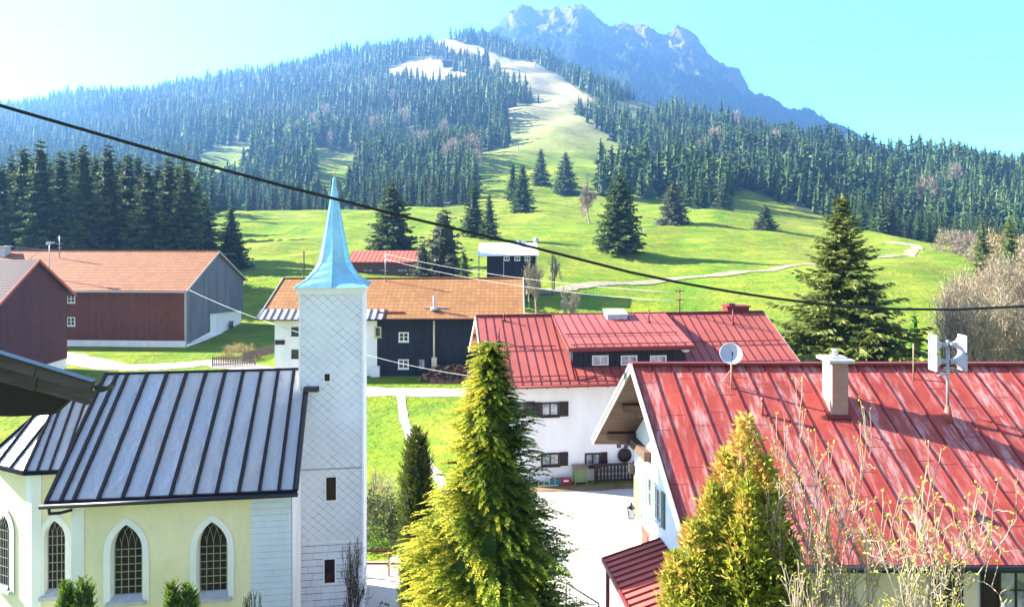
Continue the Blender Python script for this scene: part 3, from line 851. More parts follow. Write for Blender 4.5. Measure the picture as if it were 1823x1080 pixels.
# the rest as one mass
tm_ = []
for k in range(10):
    if k < 5: Q, V = spruce_q(1, [.15, .17, .13, .16, .14][k], 16, 8, 0, 130 + k, pw=.52, rag=.5, low=.06, droop=.5, fat=.5)
    else: Q, V = spruce_q(1, [.15, .17, .14, .18, .13][k - 5], 10, 6, 0, 130 + k, pw=.52, rag=.5, low=.08, droop=.5, fat=.66)
    C_ = core_q(1, .14, .8, k, m=3, n=6, k=.5)
    tm_.append((np.concatenate([Q, C_]), np.concatenate([V, np.full(len(C_), .12)])))
QQ = []; VV = []
idx = np.nonzero(mask)[0]
kind_ = np.where(Y[idx] < 900, rng.integers(0, 5, len(idx)), rng.integers(5, 10, len(idx)))
for k in range(10):
    ii = idx[kind_ == k]
    if not len(ii): continue
    Q, V = tm_[k]
    a = rng.uniform(0, 6.28, len(ii)); ca, sa = np.cos(a), np.sin(a)
    h = Hh[ii]; wd = h * rng.uniform(1.35, 2.4, len(ii))
    q = Q[None]
    x = (q[..., 0] * ca[:, None, None] - q[..., 1] * sa[:, None, None]) * wd[:, None, None] + X[ii][:, None, None]
    y = (q[..., 0] * sa[:, None, None] + q[..., 1] * ca[:, None, None]) * wd[:, None, None] + Y[ii][:, None, None]
    z = q[..., 2] * h[:, None, None] + Z[ii][:, None, None]
    QQ.append(np.stack([x, y, z], -1).reshape(-1, 4, 3))
    t_ = rng.normal(.1, .25, len(ii)) + .22 * np.sin(X[ii] * .019 + 2 * np.sin(Y[ii] * .011)) * np.sin(Y[ii] * .023)
    VV.append(np.clip(V[None] * .8 + t_[:, None], 0, 1).reshape(-1))
# a thin cover of trees on the far mountain's lower half
mvn = np.array(mv).reshape(NT_ + 14, nm_, 3)
ti = rng.integers(0, int(NT_ * 1.0), 9000); uj = rng.integers(60, nm_ - 2, 9000)
pr = rng.uniform(size=9000) < np.where(ti / NT_ < .75, 1, .35) * np.where((mu[uj] > 1330) | (mu[uj] < 905), 1.0, np.clip(1.15 - ti / NT_ * 1.1, 0, 1))
ti, uj = ti[pr], uj[pr]
bp = mvn[ti, uj] + rng.uniform(-3, 3, (len(ti), 3)) * [1, 1, 0]
Q, V = tm_[7]
h = rng.uniform(13, 22, len(ti)); wd = h * 1.2
q = Q[None]
QQ.append(np.stack([q[..., 0] * wd[:, None, None] + bp[:, 0][:, None, None], q[..., 1] * wd[:, None, None] + bp[:, 1][:, None, None], q[..., 2] * h[:, None, None] + bp[:, 2][:, None, None] - 1], -1).reshape(-1, 4, 3))
VV.append(np.clip(V[None] * .8 + rng.uniform(-.2, .3, len(ti))[:, None], 0, 1).reshape(-1))
fq = np.concatenate(QQ); fv = np.concatenate(VV)
print('forest trees', N, 'quads', len(fq))
tag(link_obj('forest', quad_mesh('forest', fq, fv, ['lf_forest'])), 'dense spruce forest covering the far hillsides', 'forest', kind='stuff')

# ---------------------------------------------------------------- bare trees
def bare(H, spread, seed, levels=5, n0=5, r0=None, ratio=.68, up=.35, trunk_frac=.25, wig=.18, kids=3, stems=1, minr=.004):
    """list of branch segments (p0, p1, r0, r1)"""
    rng = random.Random(seed); segs = []; tips = []
    r0 = r0 or H * .018
    def grow(p, d, L, r, lev):
        n = 3 if lev else 4
        for i in range(n):
            d = (d + Vector((rng.gauss(0, wig), rng.gauss(0, wig), rng.gauss(0, wig) + up * .12))).normalized()
            q = p + d * (L / n); r1 = max(minr, r * (1 - .42 / n))
            segs.append((p, q, r, r1)); p = q; r = r1
            if lev < levels and (i > 0 or lev):
                for _ in range(1 if rng.random() < .75 else 2):
                    a = rng.uniform(0, 6.28)
                    side = d.orthogonal().normalized()
                    side.rotate(Matrix.Rotation(a, 3, d))
                    nd = (d * .65 + side * spread + Vector((0, 0, up * .5))).normalized()
                    grow(p, nd, L * ratio * rng.uniform(.65, 1.05), max(minr, r * .6), lev + 1)
        if lev < levels:
            for _ in range(kids - 1):
                side = Vector((rng.gauss(0, 1), rng.gauss(0, 1), rng.gauss(0, .4))).normalized()
                grow(p, (d + side * spread * .7).normalized(), L * ratio, r * .8, lev + 1)
        else:
            tips.append((p, d))
    for s_ in range(stems):
        a = 6.28 * s_ / max(1, stems) + rng.random()
        base = Vector((math.cos(a), math.sin(a), 0)) * (0 if stems == 1 else H * .03)
        d = Vector((math.cos(a), math.sin(a), 0)) * (0.03 if stems == 1 else .35) + Vector((0, 0, 1))
        grow(base - Vector((0, 0, .3)), d.normalized(), H * (trunk_frac + .12), r0, 0)
    return segs, tips

def segs_q(segs, n=4):
    p0 = np.array([s_[0] for s_ in segs]); p1 = np.array([s_[1] for s_ in segs]); r0 = np.array([s_[2] for s_ in segs]); r1 = np.array([s_[3] for s_ in segs])
    d = unit(p1 - p0); ref = np.where(np.abs(d[:, 2:3]) > .9, [[1, 0, 0]], [[0, 0, 1]])
    x = unit(np.cross(d, ref)); y = np.cross(x, d); q = []
    for k in range(n):
        a, b = 2 * math.pi * k / n, 2 * math.pi * (k + 1) / n
        oa = x * math.cos(a) + y * math.sin(a); ob = x * math.cos(b) + y * math.sin(b)
        q.append(np.stack([p0 + oa * r0[:, None], p0 + ob * r0[:, None], p1 + ob * r1[:, None], p1 + oa * r1[:, None]], 1))
    return np.concatenate(q)

def fit(segs, tips, H, R=None):
    zmax = max(s_[1].z for s_ in segs); rmax = np.percentile([s_[1].xy.length for s_ in segs], 97)
    kz = H / zmax; kr = (R / rmax) if R else kz
    f = lambda v: Vector((v.x * kr, v.y * kr, v.z * kz))
    return [(f(a), f(b), c, d) for a, b, c, d in segs], [(f(a), d) for a, d in tips]

def bare_tree(name, label, loc, H, R, seed, bark='bark_pale', haze=None, hz=1, group=None, cat='bare tree', n=3, **kw):
    segs, tips = fit(*bare(H, .75, seed, **kw), H, R)
    rt = sorted(segs, key=lambda s_: -s_[2])
    cut = max(min(.02 * H / 3, .6 * rt[0][2]), 0.3 * rt[0][2])
    big = [s_ for s_ in segs if s_[2] >= cut]; small = [s_ for s_ in segs if s_[2] < cut]
    print(name, len(segs), len(tips))
    r = empty(name, loc, label, cat, group)
    Q = segs_q(big, 6); link_obj('trunk', quad_mesh('trunk', Q, np.full(len(Q), .5), [bark]), r)
    small = small or rt[-3:]
    Q = segs_q(small, n); V = np.full(len(Q), .5); mi = np.zeros(len(Q)); mats = [bark]
    if haze:
        rg = np.random.default_rng(seed); tp = np.array([t[0] for t in tips]); td = np.array([t[1] for t in tips])
        k = hz
        tp = np.repeat(tp, k, 0); td = np.repeat(td, k, 0) + rg.normal(0, .55, (len(tp), 3))
        lw = kw_leaf.get(name, (H * .07, .18))
        Kq = kites(tp + rg.normal(0, lw[0] * .35, tp.shape), td, lw[0] * rg.uniform(.6, 1.3, len(tp)), lw[0] * lw[1], rg)
        Q = np.concatenate([Q, Kq]); V = np.concatenate([V, rg.uniform(0, 1, len(Kq))]); mi = np.concatenate([mi, np.ones(len(Kq))]); mats.append(haze)
    link_obj('crown', quad_mesh('crown', Q, V, mats, mi), r)
    return r
kw_leaf = {'budding_tree': (.06, .5), 'budding_shrub': (.06, .5), 'bare_tree': (.5, .06), 'leafless_shrub': (.05, .4)}

# beige bare trees on the right
for i, (px_, pt, D, R) in enumerate([(1713, 478, 62, 3.0), (1745, 458, 64, 3.2), (1775, 452, 60, 3.3), (1808, 455, 63, 3.2), (1838, 450, 60, 3.4), (1872, 455, 64, 3.2), (1795, 500, 52, 2.4), (1728, 520, 50, 2.2), (1760, 470, 72, 3.2), (1825, 462, 72, 3.2)]):
    X_ = (px_ - CX) / F * D; z_ = gz(X_, D); H_ = CH - (pt - HZ) * D / F - z_
    bare_tree('bare_tree', 'pale leafless tree in the thicket above the right end of the long red roof', (X_, D, z_), H_, R, 200 + i, 'bark_tan' if i % 2 else 'bark_pale', 'lf_bare', 2,
              group='leafless trees behind the siren mast', levels=4, trunk_frac=.3, stems=3, up=.6, r0=.12, minr=.016)
# shrubs under them
def bush(name, label, loc, R, H, seed, m_, n=1800, size=.12, cat='bush', group=None, fat=.5):
    rg = np.random.default_rng(seed)
    d = unit(rg.normal(size=(n, 3))); d[:, 2] = np.abs(d[:, 2])
    lump = 1 + .22 * np.sin(d[:, 0] * 7 + seed) * np.sin(d[:, 1] * 6 + 1) + .1 * np.sin(d[:, 2] * 11)
    rr = rg.uniform(.45, 1, n) ** .5 * lump
    b = d * rr[:, None] * [R, R, H]
    Q = kites(b, d + rg.normal(0, .7, (n, 3)), size * rg.uniform(.6, 1.4, n), size * fat, rg)
    V = np.clip(rg.uniform(0, .7, n) + .3 * np.sin(b[:, 0] * 3) * np.sin(b[:, 2] * 4), 0, 1)
    me_ = quad_mesh(name, Q, V, [m_])
    o = link_obj(name, me_); o.location = loc
    return tag(o, label, cat, group)
def bush_px(name, label, px_, pb, D, R, H, seed, m_, **kw):
    X_ = (px_ - CX) / F * D
    return bush(name, label, (X_, D, gz(X_, D) - .05), R, H, seed, m_, **kw)
bush_px('bush', 'dense straw-coloured rounded bush beside the fence in front of the brown barn', 425, 640, 79, 1.75, 1.6, 1, 'lf_bush', n=2600, size=.3, fat=.12)
for i, (px_, D, R, H_) in enumerate([(1655, 60, 2.6, 3.2), (1690, 58, 2.8, 3.6), (1590, 62, 2.4, 2.5), (1640, 55, 2.2, 2.2), (1720, 56, 2.4, 2.6)]):
    bush_px('twiggy_bush', 'tangled brownish bush behind the ridge of the long red roof near the siren mast', px_, 0, D, R, H_, 30 + i, 'lf_bare' if i % 2 else 'lf_bush', n=2200, size=.5, fat=.07, group='tangled bushes behind the siren mast')
bush_px('hedge_bush', 'dark olive overgrown bush between the tower and the columnar thuja', 676, 0, 33.5, 1.1, 2.3, 41, 'lf_olive', n=4200, size=.13)
bush_px('hedge_bush', 'pale greyish tangled bush crowning the dark olive bush near the tower', 684, 0, 35, 1.0, 2.7, 42, 'lf_bare', n=1800, size=.25, fat=.1)
bush_px('bush', 'low dark green bush at the bottom between the tower and the golden cypress', 682, 0, 25.5, 1.0, 1.0, 43, 'lf_olive', n=2500, size=.12)
for i, (px_, pb, D, R, H_, m_) in enumerate([(1755, 400, 195, 4.5, 7, 'lf_bare'), (1800, 400, 190, 5, 8, 'lf_bush'), (1725, 405, 215, 4, 7, 'lf_pink'), (1838, 410, 180, 5, 8, 'lf_bare'), (1775, 385, 225, 5, 8, 'lf_bush'), (1690, 400, 235, 4, 6.5, 'lf_bare'), (1815, 385, 230, 5, 8, 'lf_bare')]):
    bush_px('leafless_thicket', 'pale round leafless crown at the lower edge of the right wood', px_, pb, D, R, H_, 50 + i, m_, n=1600, size=1.3, fat=.12, group='pale leafless crowns at the edge of the right wood', cat='bare tree')
# small bare trees round the far houses
def bare_px(name, label, px_, pb, pt, hw, D, seed, **kw):
    X_ = (px_ - CX) / F * D; z_ = gz(X_, D)
    return bare_tree(name, label, (X_, D, z_), CH - (pt - HZ) * D / F - z_, hw * D / F, seed, **kw)
bare_px('bare_tree', 'pale slim leafless tree on the meadow edge right of the white-roofed house', 986, 500, 448, 16, 122, 301, levels=3, bark='bark_pale', haze='lf_bare', minr=.04, r0=.16)
bare_px('bare_tree', 'brownish rounded leafless tree at the right corner of the white-roofed house', 955, 512, 460, 20, 108, 302, levels=4, bark='bark_tan', haze='lf_bare', minr=.03, r0=.16)
bare_px('bare_tree', 'thin leafless sapling behind the red roof between the skylight and the orange roof', 1010, 562, 508, 26, 75, 303, levels=4, bark='bark_pale', minr=.02, r0=.1)
bare_px('bare_tree', 'grey leafless tree leaning beside the tall lone spruce', 1050, 398, 330, 22, hit(1050, 398, 100), 304, levels=4, bark='bark_pink', haze='lf_pink', hz=3, minr=.07, r0=.4)
bush_px('shrub', 'grey low shrub on the bank beneath the hill track', 1190, 540, 92, 2.6, 1.5, 61, 'lf_olive', n=900, size=.4, fat=.3)
bush_px('shrub', 'pale low shrub right of the orange roof', 985, 535, 100, 2.2, 1.8, 62, 'lf_bare', n=900, size=.4, fat=.2)
# pinkish leafless crowns among the spruces
pk = [(600, 232), (590, 258), (540, 245), (530, 232), (836, 186), (750, 262), (760, 268), (742, 256), (805, 305), (846, 308), (838, 296), (1225, 280), (1245, 276), (1262, 268), (1275, 262), (1522, 262), (1535, 268), (1512, 256), (1180, 245), (1060, 190), (1210, 215), (1650, 372), (1380, 270), (1402, 290), (880, 212), (668, 238), (720, 225), (620, 206), (560, 232), (1310, 225), (470, 250), (500, 262), (440, 240), (690, 300), (715, 290), (790, 240), (820, 262), (640, 280), (580, 210), (700, 180), (650, 160), (760, 170), (1700, 330), (1160, 225), (1290, 300)]
pm = []
for k in range(3):
    rg = np.random.default_rng(70 + k); n = 420
    d = unit(rg.normal(size=(n, 3))); b = d * (rg.uniform(.3, 1, n) ** .5)[:, None] * [5.2, 5.2, 6.5] + [0, 0, 11]
    Q = kites(b, d + [0, 0, .8] + rg.normal(0, .5, (n, 3)), 2.6, .34, rg); T_ = trunk_q(14, .35, 5)
    pm.append(quad_mesh('leafless_forest_tree', np.concatenate([Q, T_]), np.concatenate([rg.uniform(0, 1, n), np.zeros(len(T_))]), ['lf_pink', 'bark_pink'], np.concatenate([np.zeros(n), np.ones(len(T_))])))
for i, (px_, pb) in enumerate(pk):
    D = hit(px_, pb + 8, 200)
    o = link_obj('leafless_forest_tree', pm[i % 3]); X_ = (px_ - CX) / F * D
    o.location = (X_, D, gz(X_, D) + 2); s_ = rng.uniform(.6, 1.25); o.scale = (s_ * rng.uniform(.8, 1.3), s_, s_ * 1.1); o.rotation_euler = (0, 0, rng.uniform(0, 6))
    tag(o, 'pinkish leafless broad tree among the dark spruces left of the ski slope' if px_ < 900 else 'pinkish leafless broad tree among the green spruces of the wood right of the ski slope', 'bare tree', 'pinkish leafless trees left of the ski slope' if px_ < 900 else 'pinkish leafless trees in the right wood')

# ---------------------------------------------------------------- near evergreens
def fronds(H, R, n, seed, prof, nk=11, flen=.55, klen=.085, droop=.55, tipv=.95, rise=.35, low=.0, lump=.22, side_yellow=0.0, voff=0.0):
    """drooping fern-like sprays all over a conical crown"""
    rg = np.random.default_rng(seed)
    h = rg.uniform(low, 1, n) ** 1.05; h = low + (1 - low) * (1 - (1 - h) ** .8)
    az = rg.uniform(0, 2 * math.pi, n)
    rad_ = R * prof(h) * (1 + lump * np.sin(az * 5 + h * 17 + seed) * np.sin(h * 31 + az * 2) + rg.normal(0, .07, n))
    dep = rg.uniform(.45, 1.0, n) ** .55
    fl = flen * (.35 + .65 * prof(h)) * rg.uniform(.6, 1.25, n)
    start = np.maximum(rad_ * dep - fl * .75, 0)
    out = np.stack([np.cos(az), np.sin(az), np.zeros(n)], -1)
    b = out * start[:, None]; b[:, 2] = h * H
    clump = np.clip(.5 + .5 * np.sin(az * 4 + h * 23 + seed * 2) * np.sin(h * 41 - az * 3), 0, 1)
    Q = []; V = []
    for k in range(nk):
        t = (k + .5) / nk
        p = b + out * (fl * t)[:, None]; p[:, 2] += fl * (rise * t - droop * t ** 2.2) * (.6 + .4 * dep)
        sl = np.stack([-out[:, 1], out[:, 0], np.zeros(n)], -1)
        for sg in (-1, 1):
            d = out * .8 + sl * sg * (.95 - .5 * t); d[:, 2] += rise - droop * 2.2 * t ** 1.2
            d = d + rg.normal(0, .12, d.shape)
            L_ = klen * (1.25 - .7 * t) * rg.uniform(.8, 1.3, n) * (.6 + .8 * np.clip(fl / flen, 0, 1))
            Q.append(kites(p, d, L_ * 1.5, L_ * .62, rg, up=np.array([0, 0, 1.0])))
            V.append(np.clip((.12 + voff + .5 * t * dep + .38 * clump * dep + side_yellow * (-out[:, 0]) * .5 + rg.normal(0, .08, n)), 0, 1))  # sunlit left and shaded right sides are put into the foliage colour
    Q = np.concatenate(Q); V = np.concatenate(V)
    return Q, V

def cypress(name, label, px_, D, pt, hw, base_z, m_, n, seed, prof, cat='tree', cz=.7, cw=.62, **kw):
    X_ = (px_ - CX) / F * D; H_ = CH - (pt - HZ) * D / F - base_z; R = hw * D / F
    Q, V = fronds(H_, R, n, seed, prof, **kw)
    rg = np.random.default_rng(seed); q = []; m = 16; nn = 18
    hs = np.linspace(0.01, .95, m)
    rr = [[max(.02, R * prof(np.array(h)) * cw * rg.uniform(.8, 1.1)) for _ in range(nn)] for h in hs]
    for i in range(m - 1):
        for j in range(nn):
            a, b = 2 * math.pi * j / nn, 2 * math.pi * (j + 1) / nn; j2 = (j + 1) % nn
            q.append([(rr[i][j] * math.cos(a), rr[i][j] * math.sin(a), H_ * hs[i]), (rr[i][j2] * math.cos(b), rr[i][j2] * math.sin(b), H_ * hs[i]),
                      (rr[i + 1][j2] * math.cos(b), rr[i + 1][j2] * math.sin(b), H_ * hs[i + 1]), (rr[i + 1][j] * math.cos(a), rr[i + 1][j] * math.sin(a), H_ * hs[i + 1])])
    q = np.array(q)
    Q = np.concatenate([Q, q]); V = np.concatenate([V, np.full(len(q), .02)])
    return tree_thing(name, label, cat, (X_, D, base_z), (Q, V), m_, trunk_q(H_, .12 + .01 * H_))

cone = lambda h: np.clip((1 - h), 0, 1) ** .73 * (.9 + .1 * np.sin(h * 24)) * np.clip(.72 + h * 1.6, 0, 1)
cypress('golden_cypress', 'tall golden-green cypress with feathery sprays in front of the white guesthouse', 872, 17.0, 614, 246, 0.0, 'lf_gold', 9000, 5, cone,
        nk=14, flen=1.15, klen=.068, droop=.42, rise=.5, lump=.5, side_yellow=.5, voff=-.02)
col = lambda h: np.clip(1 - h ** 18, 0, 1) ** .6 * (.82 + .18 * np.sin(np.clip(h, 0, 1) * 3.0))
cypress('columnar_thuja', 'slim dark columnar thuja left of the golden cypress', 742, 20.0, 766, 33, 0.0, 'lf_column', 4200, 8, col,
        nk=6, flen=.28, klen=.05, droop=-.35, rise=.9, lump=.12, cw=.82, side_yellow=.45)

for px_, pt, hw, lb in ((118, 1037, 17, 'left small pointed thuja of the pair below the leftmost arched church window'), (148, 1031, 23, 'right, fuller small thuja of the pair below the leftmost arched church window'),
                        (306, 1037, 16, 'left small pointed thuja of the pair between the two larger arched church windows'), (334, 1042, 24, 'right, fuller small thuja of the pair between the two larger arched church windows')):
    cypress('small_thuja', lb, px_, 20.3, pt, hw, 0.0, 'lf_thuja', 1500, px_, col, nk=6, flen=.22, klen=.045, droop=-.3, rise=.8, lump=.15, cw=.75)
def soft_conifer(name, label, px_, D, pt, blobs, m_, n, seed, size=.10):
    """loose juniper-like crown: overlapping upright plumes (dx, top row, half width px, lean)"""
    rg = np.random.default_rng(seed); X_ = (px_ - CX) / F * D; Q = []; V = []
    for (bx, bt, hw, by) in blobs:
        H_ = CH - (bt - HZ) / F * D; R_ = hw * D / F; x0 = (bx - px_) / F * D
        m = int(n * R_)
        h = 1 - rg.uniform(0, 1, m) ** .8 * .62; az = rg.uniform(0, 6.283, m)
        pr = np.clip((1 - h) / .5, 0, 1) ** .7 * (1 - .25 * np.clip((.55 - h) / .5, 0, 1))
        lum = 1 + .42 * np.sin(az * 3 + h * 19 + bx) * np.sin(h * 37 + az) + .28 * np.sin(az * 7 - h * 61 + bx)
        r_ = R_ * pr * lum * rg.uniform(.25, 1.0, m) ** .5
        p = np.stack([x0 * (.4 + .6 * np.clip(h * 1.6, 0, 1)) + r_ * np.cos(az), by + r_ * np.sin(az), h * H_], -1)
        d_ = np.stack([np.cos(az), np.sin(az), np.full(m, 1.1)], -1) + rg.normal(0, .5, (m, 3))
        for k in range(3):
            dd = d_ + rg.normal(0, .45, (m, 3)); L_ = size * rg.uniform(.6, 1.5, m)
            Q.append(kites(p + dd * .02 * k, dd, L_, L_ * .3, rg))
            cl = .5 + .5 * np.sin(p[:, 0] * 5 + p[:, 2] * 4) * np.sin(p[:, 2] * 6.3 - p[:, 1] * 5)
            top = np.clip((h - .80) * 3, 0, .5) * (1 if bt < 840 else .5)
            V.append(np.clip(.12 + .42 * (r_ / np.maximum(R_ * pr, .05)) * cl + top + .16 * (-np.cos(az)) + rg.normal(0, .1, m), 0, 1))  # azimuth term paints the left side lighter, as if sunlit
    Q = np.concatenate(Q); V = np.concatenate(V)
    return tree_thing(name, label, 'tree', (X_, D, 0), (Q, V), m_, trunk_q(9, .12))
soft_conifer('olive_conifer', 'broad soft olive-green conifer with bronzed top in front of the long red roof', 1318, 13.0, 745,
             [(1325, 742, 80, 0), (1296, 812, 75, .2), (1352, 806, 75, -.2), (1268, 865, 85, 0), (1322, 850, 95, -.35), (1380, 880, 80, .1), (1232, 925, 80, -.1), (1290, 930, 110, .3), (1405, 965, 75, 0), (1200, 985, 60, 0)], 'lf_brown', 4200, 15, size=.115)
bare_tree('budding_tree', 'leafless tree with pale budding twigs spreading in front of the long red roof', ((1465 - CX) / F * 11.5, 11.5, 0), 11.3, 2.7, 410, 'bark_bud', 'lf_bud', 3, levels=5, trunk_frac=.26, r0=.10, minr=.006, up=.3, kids=2, ratio=.68, n=4, stems=1, wig=.16)
bare_tree('budding_tree', 'slim leafless tree with pale buds rising right in front of the broad olive conifer', ((1400 - CX) / F * 11.8, 11.8, 0), 10.6, 1.5, 415, 'bark_bud', 'lf_bud', 2, levels=5, trunk_frac=.3, r0=.07, minr=.006, up=.4, kids=2, ratio=.66, n=4)
bare_tree('budding_shrub', 'thin leafless shrub with few buds at the lower right of the long red roof', ((1600 - CX) / F * 12.5, 12.5, 0), 8.4, 1.1, 411, 'bark_bud', 'lf_bud', 3, levels=4, trunk_frac=.5, r0=.06, minr=.0045, up=.6, n=4, cat='bush')
bare_tree('leafless_shrub', 'wiry dark leafless shrub at the foot of the white tower', ((625 - CX) / F * 24, 24, 0), 4.1, .8, 412, 'bark', 'lf_olive', 1, levels=3, stems=3, trunk_frac=.4, r0=.03, minr=.006, up=.6, cat='bush')
bare_tree('leafless_shrub', 'tiny leafless twig bush against the white pier of the church', ((447 - CX) / F * 22.6, 22.6, 0), 3.2, .3, 413, 'bark', None, 1, levels=3, stems=2, trunk_frac=.5, r0=.02, minr=.006, up=.8, cat='bush')

# ---------------------------------------------------------------- buildings
def seams(mb, A, B, C_, D, n, w_, h_, inset=0.0):
    """standing seams: thin bars from edge AB (eave) to edge DC (ridge)"""
    A, B, C_, D = map(Vector, (A, B, C_, D))
    nrm = (B - A).cross(D - A).normalized()
    for i in range(n + 1):
        t = inset + (1 - 2 * inset) * i / n
        p, q = A.lerp(B, t), D.lerp(C_, t)
        mb.bar(p + nrm * h_ / 2, q + nrm * h_ / 2, w_, h_, up=nrm)

def wall_frame(o, ang):
    """matrix of a wall plane: x along the wall, y into the wall, z up"""
    return Matrix.Translation(Vector(o)) @ Matrix.Rotation(ang, 4, 'Z')

def window(parent, W, x, z, w_, h_, frame='frame_white', gl='glass', nx=2, nz=2, fw=.07, shut=None, sw=None, sides=(1, 1), name='window', sill=True, depth=.06, curtain=False):
    mb = MB(W)
    mb.box(x, -depth, z, x + fw, .02, z + h_); mb.box(x + w_ - fw, -depth, z, x + w_, .02, z + h_)
    mb.box(x + fw, -depth, z, x + w_ - fw, .02, z + fw); mb.box(x + fw, -depth, z + h_ - fw, x + w_ - fw, .02, z + h_)
    for i in range(1, nx):
        xc = x + w_ * i / nx; mb.box(xc - fw * .4, -depth * .8, z + fw, xc + fw * .4, .01, z + h_ - fw)
    for i in range(1, nz):
        zc = z + h_ * i / nz; mb.box(x + fw, -depth * .65, zc - fw * .22, x + w_ - fw, .005, zc + fw * .22)
    if sill: mb.box(x - .04, -depth - .06, z - .06, x + w_ + .04, 0, z - .002)
    f = mb.build(name, frame, parent)
    MB(W).box(x + fw * .5, -depth * .4, z + fw * .5, x + w_ - fw * .5, .004, z + h_ - fw * .5).build('pane', gl, f)
    if shut:
        sw = sw or w_ / 2
        for sd_, on in ((-1, sides[0]), (1, sides[1])):
            if not on: continue
            a = x - sw - .02 if sd_ < 0 else x + w_ + .02
            m_ = MB(W)
            m_.box(a, -.055, z - .02, a + sw, -.01, z + h_ + .02)
            m_.box(a + .05, -.07, z + .04, a + sw - .05, -.05, z + h_ * .48); m_.box(a + .05, -.07, z + h_ * .54, a + sw - .05, -.05, z + h_ - .04)
            m_.build('shutter', shut, parent)
    return f

def gable(mb, x0, x1, y0, y1, ze, zr, zb=-.4, drop=.12):
    """closed house body with a gable roof line, ridge along x, kept just under the roof"""
    ym = (y0 + y1) / 2
    mb.prism([(y0, zb), (y1, zb), (y1, ze - drop), (ym, zr - drop), (y0, ze - drop)], x0, x1)

def root_at(name, loc, deg, label, cat, group=None):
    return empty(name, loc, label, cat, group, math.radians(deg))

# ======================= church (local frame: x along the nave, y away from the camera) =======================
ch = root_at('church', (-6.9, 24.3, 0), 8, 'small pale yellow church with grey sheet-metal roof, arched windows and white tower', 'church')
L, EZ, RZ, RY = 7.45, 5.5, 8.8, 3.2
hipx = .55
mb = MB(); ye = 0.0
E0, E1, Rg0, Rg1 = (-L, ye, EZ), (0, ye, EZ), (-L + hipx, RY, RZ), (0, RY, RZ)
mb.slab(E0, E1, Rg1, Rg0, .07)
mb.slab((0, 2 * RY, EZ), (-L, 2 * RY, EZ), Rg0, Rg1, .07)
mb.slab((-L, 2 * RY, EZ), E0, Rg0, Rg0, .05)
mb.cur = 1
nse = 12
for i in range(nse + 1):
    t = [0, .055, .105, .20, .295, .39, .485, .58, .67, .76, .845, .925, .99][i]
    p = Vector(E0).lerp(Vector(E1), t); q = Vector(Rg0).lerp(Vector(Rg1), t)
    nrm = Vector((0, -(RZ - EZ), RY)).normalized()
    mb.bar(p + nrm * .035, q + nrm * .035, .10, .09, up=nrm)
mb.bar((-L - .05, -.03, EZ - .02), (.02, -.03, EZ - .02), .09, .12)
mb.bar(Rg0, Rg1, .12, .06)
mb.build('roof', ['church_metal', 'seam_dark'], ch)
g = MB()
g.tube([(-L - .15, -.12, EZ - .1), (.05, -.12, EZ - .1)], .075, 8)
g.tube([(-L + .12, -.12, EZ - .12), (-L + .12, -.1, EZ - .32), (-L + .32, .2, EZ - .42), (-L + .55, .42, EZ - .42)], .05, 8)
g.build('gutter', 'dark_metal', ch)
# nave walls with real window openings
WY = .45                                        # wall plane behind the eave line
def arch_pts(cx, hw, zs, za, n=9):
    """pointed arch from left spring over the apex to right spring"""
    out = []
    for i in range(n + 1):
        x = (i / n) ** 1.4 - 1
        out.append((cx + hw * x, zs + (za - zs) * math.sqrt(max(0, 4 - (x - 1) ** 2)) / math.sqrt(3)))
    return out + [(2 * cx - x, z) for x, z in out[-2::-1]]

def arched_wall(mb, W, x0, x1, zb, zt, ops, depth=.3):
    s_ = MB(W)
    def q(a, b, c, d): s_.add([(a[0], 0, a[1]), (b[0], 0, b[1]), (c[0], 0, c[1]), (d[0], 0, d[1])], [(0, 1, 2, 3)])
    xs = x0
    for cx, hw, z0, zs, za in ops:
        q((xs, zb), (cx - hw, zb), (cx - hw, zt), (xs, zt))
        q((cx - hw, zb), (cx + hw, zb), (cx + hw, z0), (cx - hw, z0))
        ap = arch_pts(cx, hw, zs, za)
        for i in range(len(ap) - 1):
            q(ap[i], ap[i + 1], (ap[i + 1][0], zt), (ap[i][0], zt))
        xs = cx + hw
    q((xs, zb), (x1, zb), (x1, zt), (xs, zt))
    b = len(mb.v); mb.v += s_.v; mb.f += [[b + i for i in f] for f in s_.f]; mb.mi += [mb.cur] * len(s_.f); mb.sm += [False] * len(s_.f)

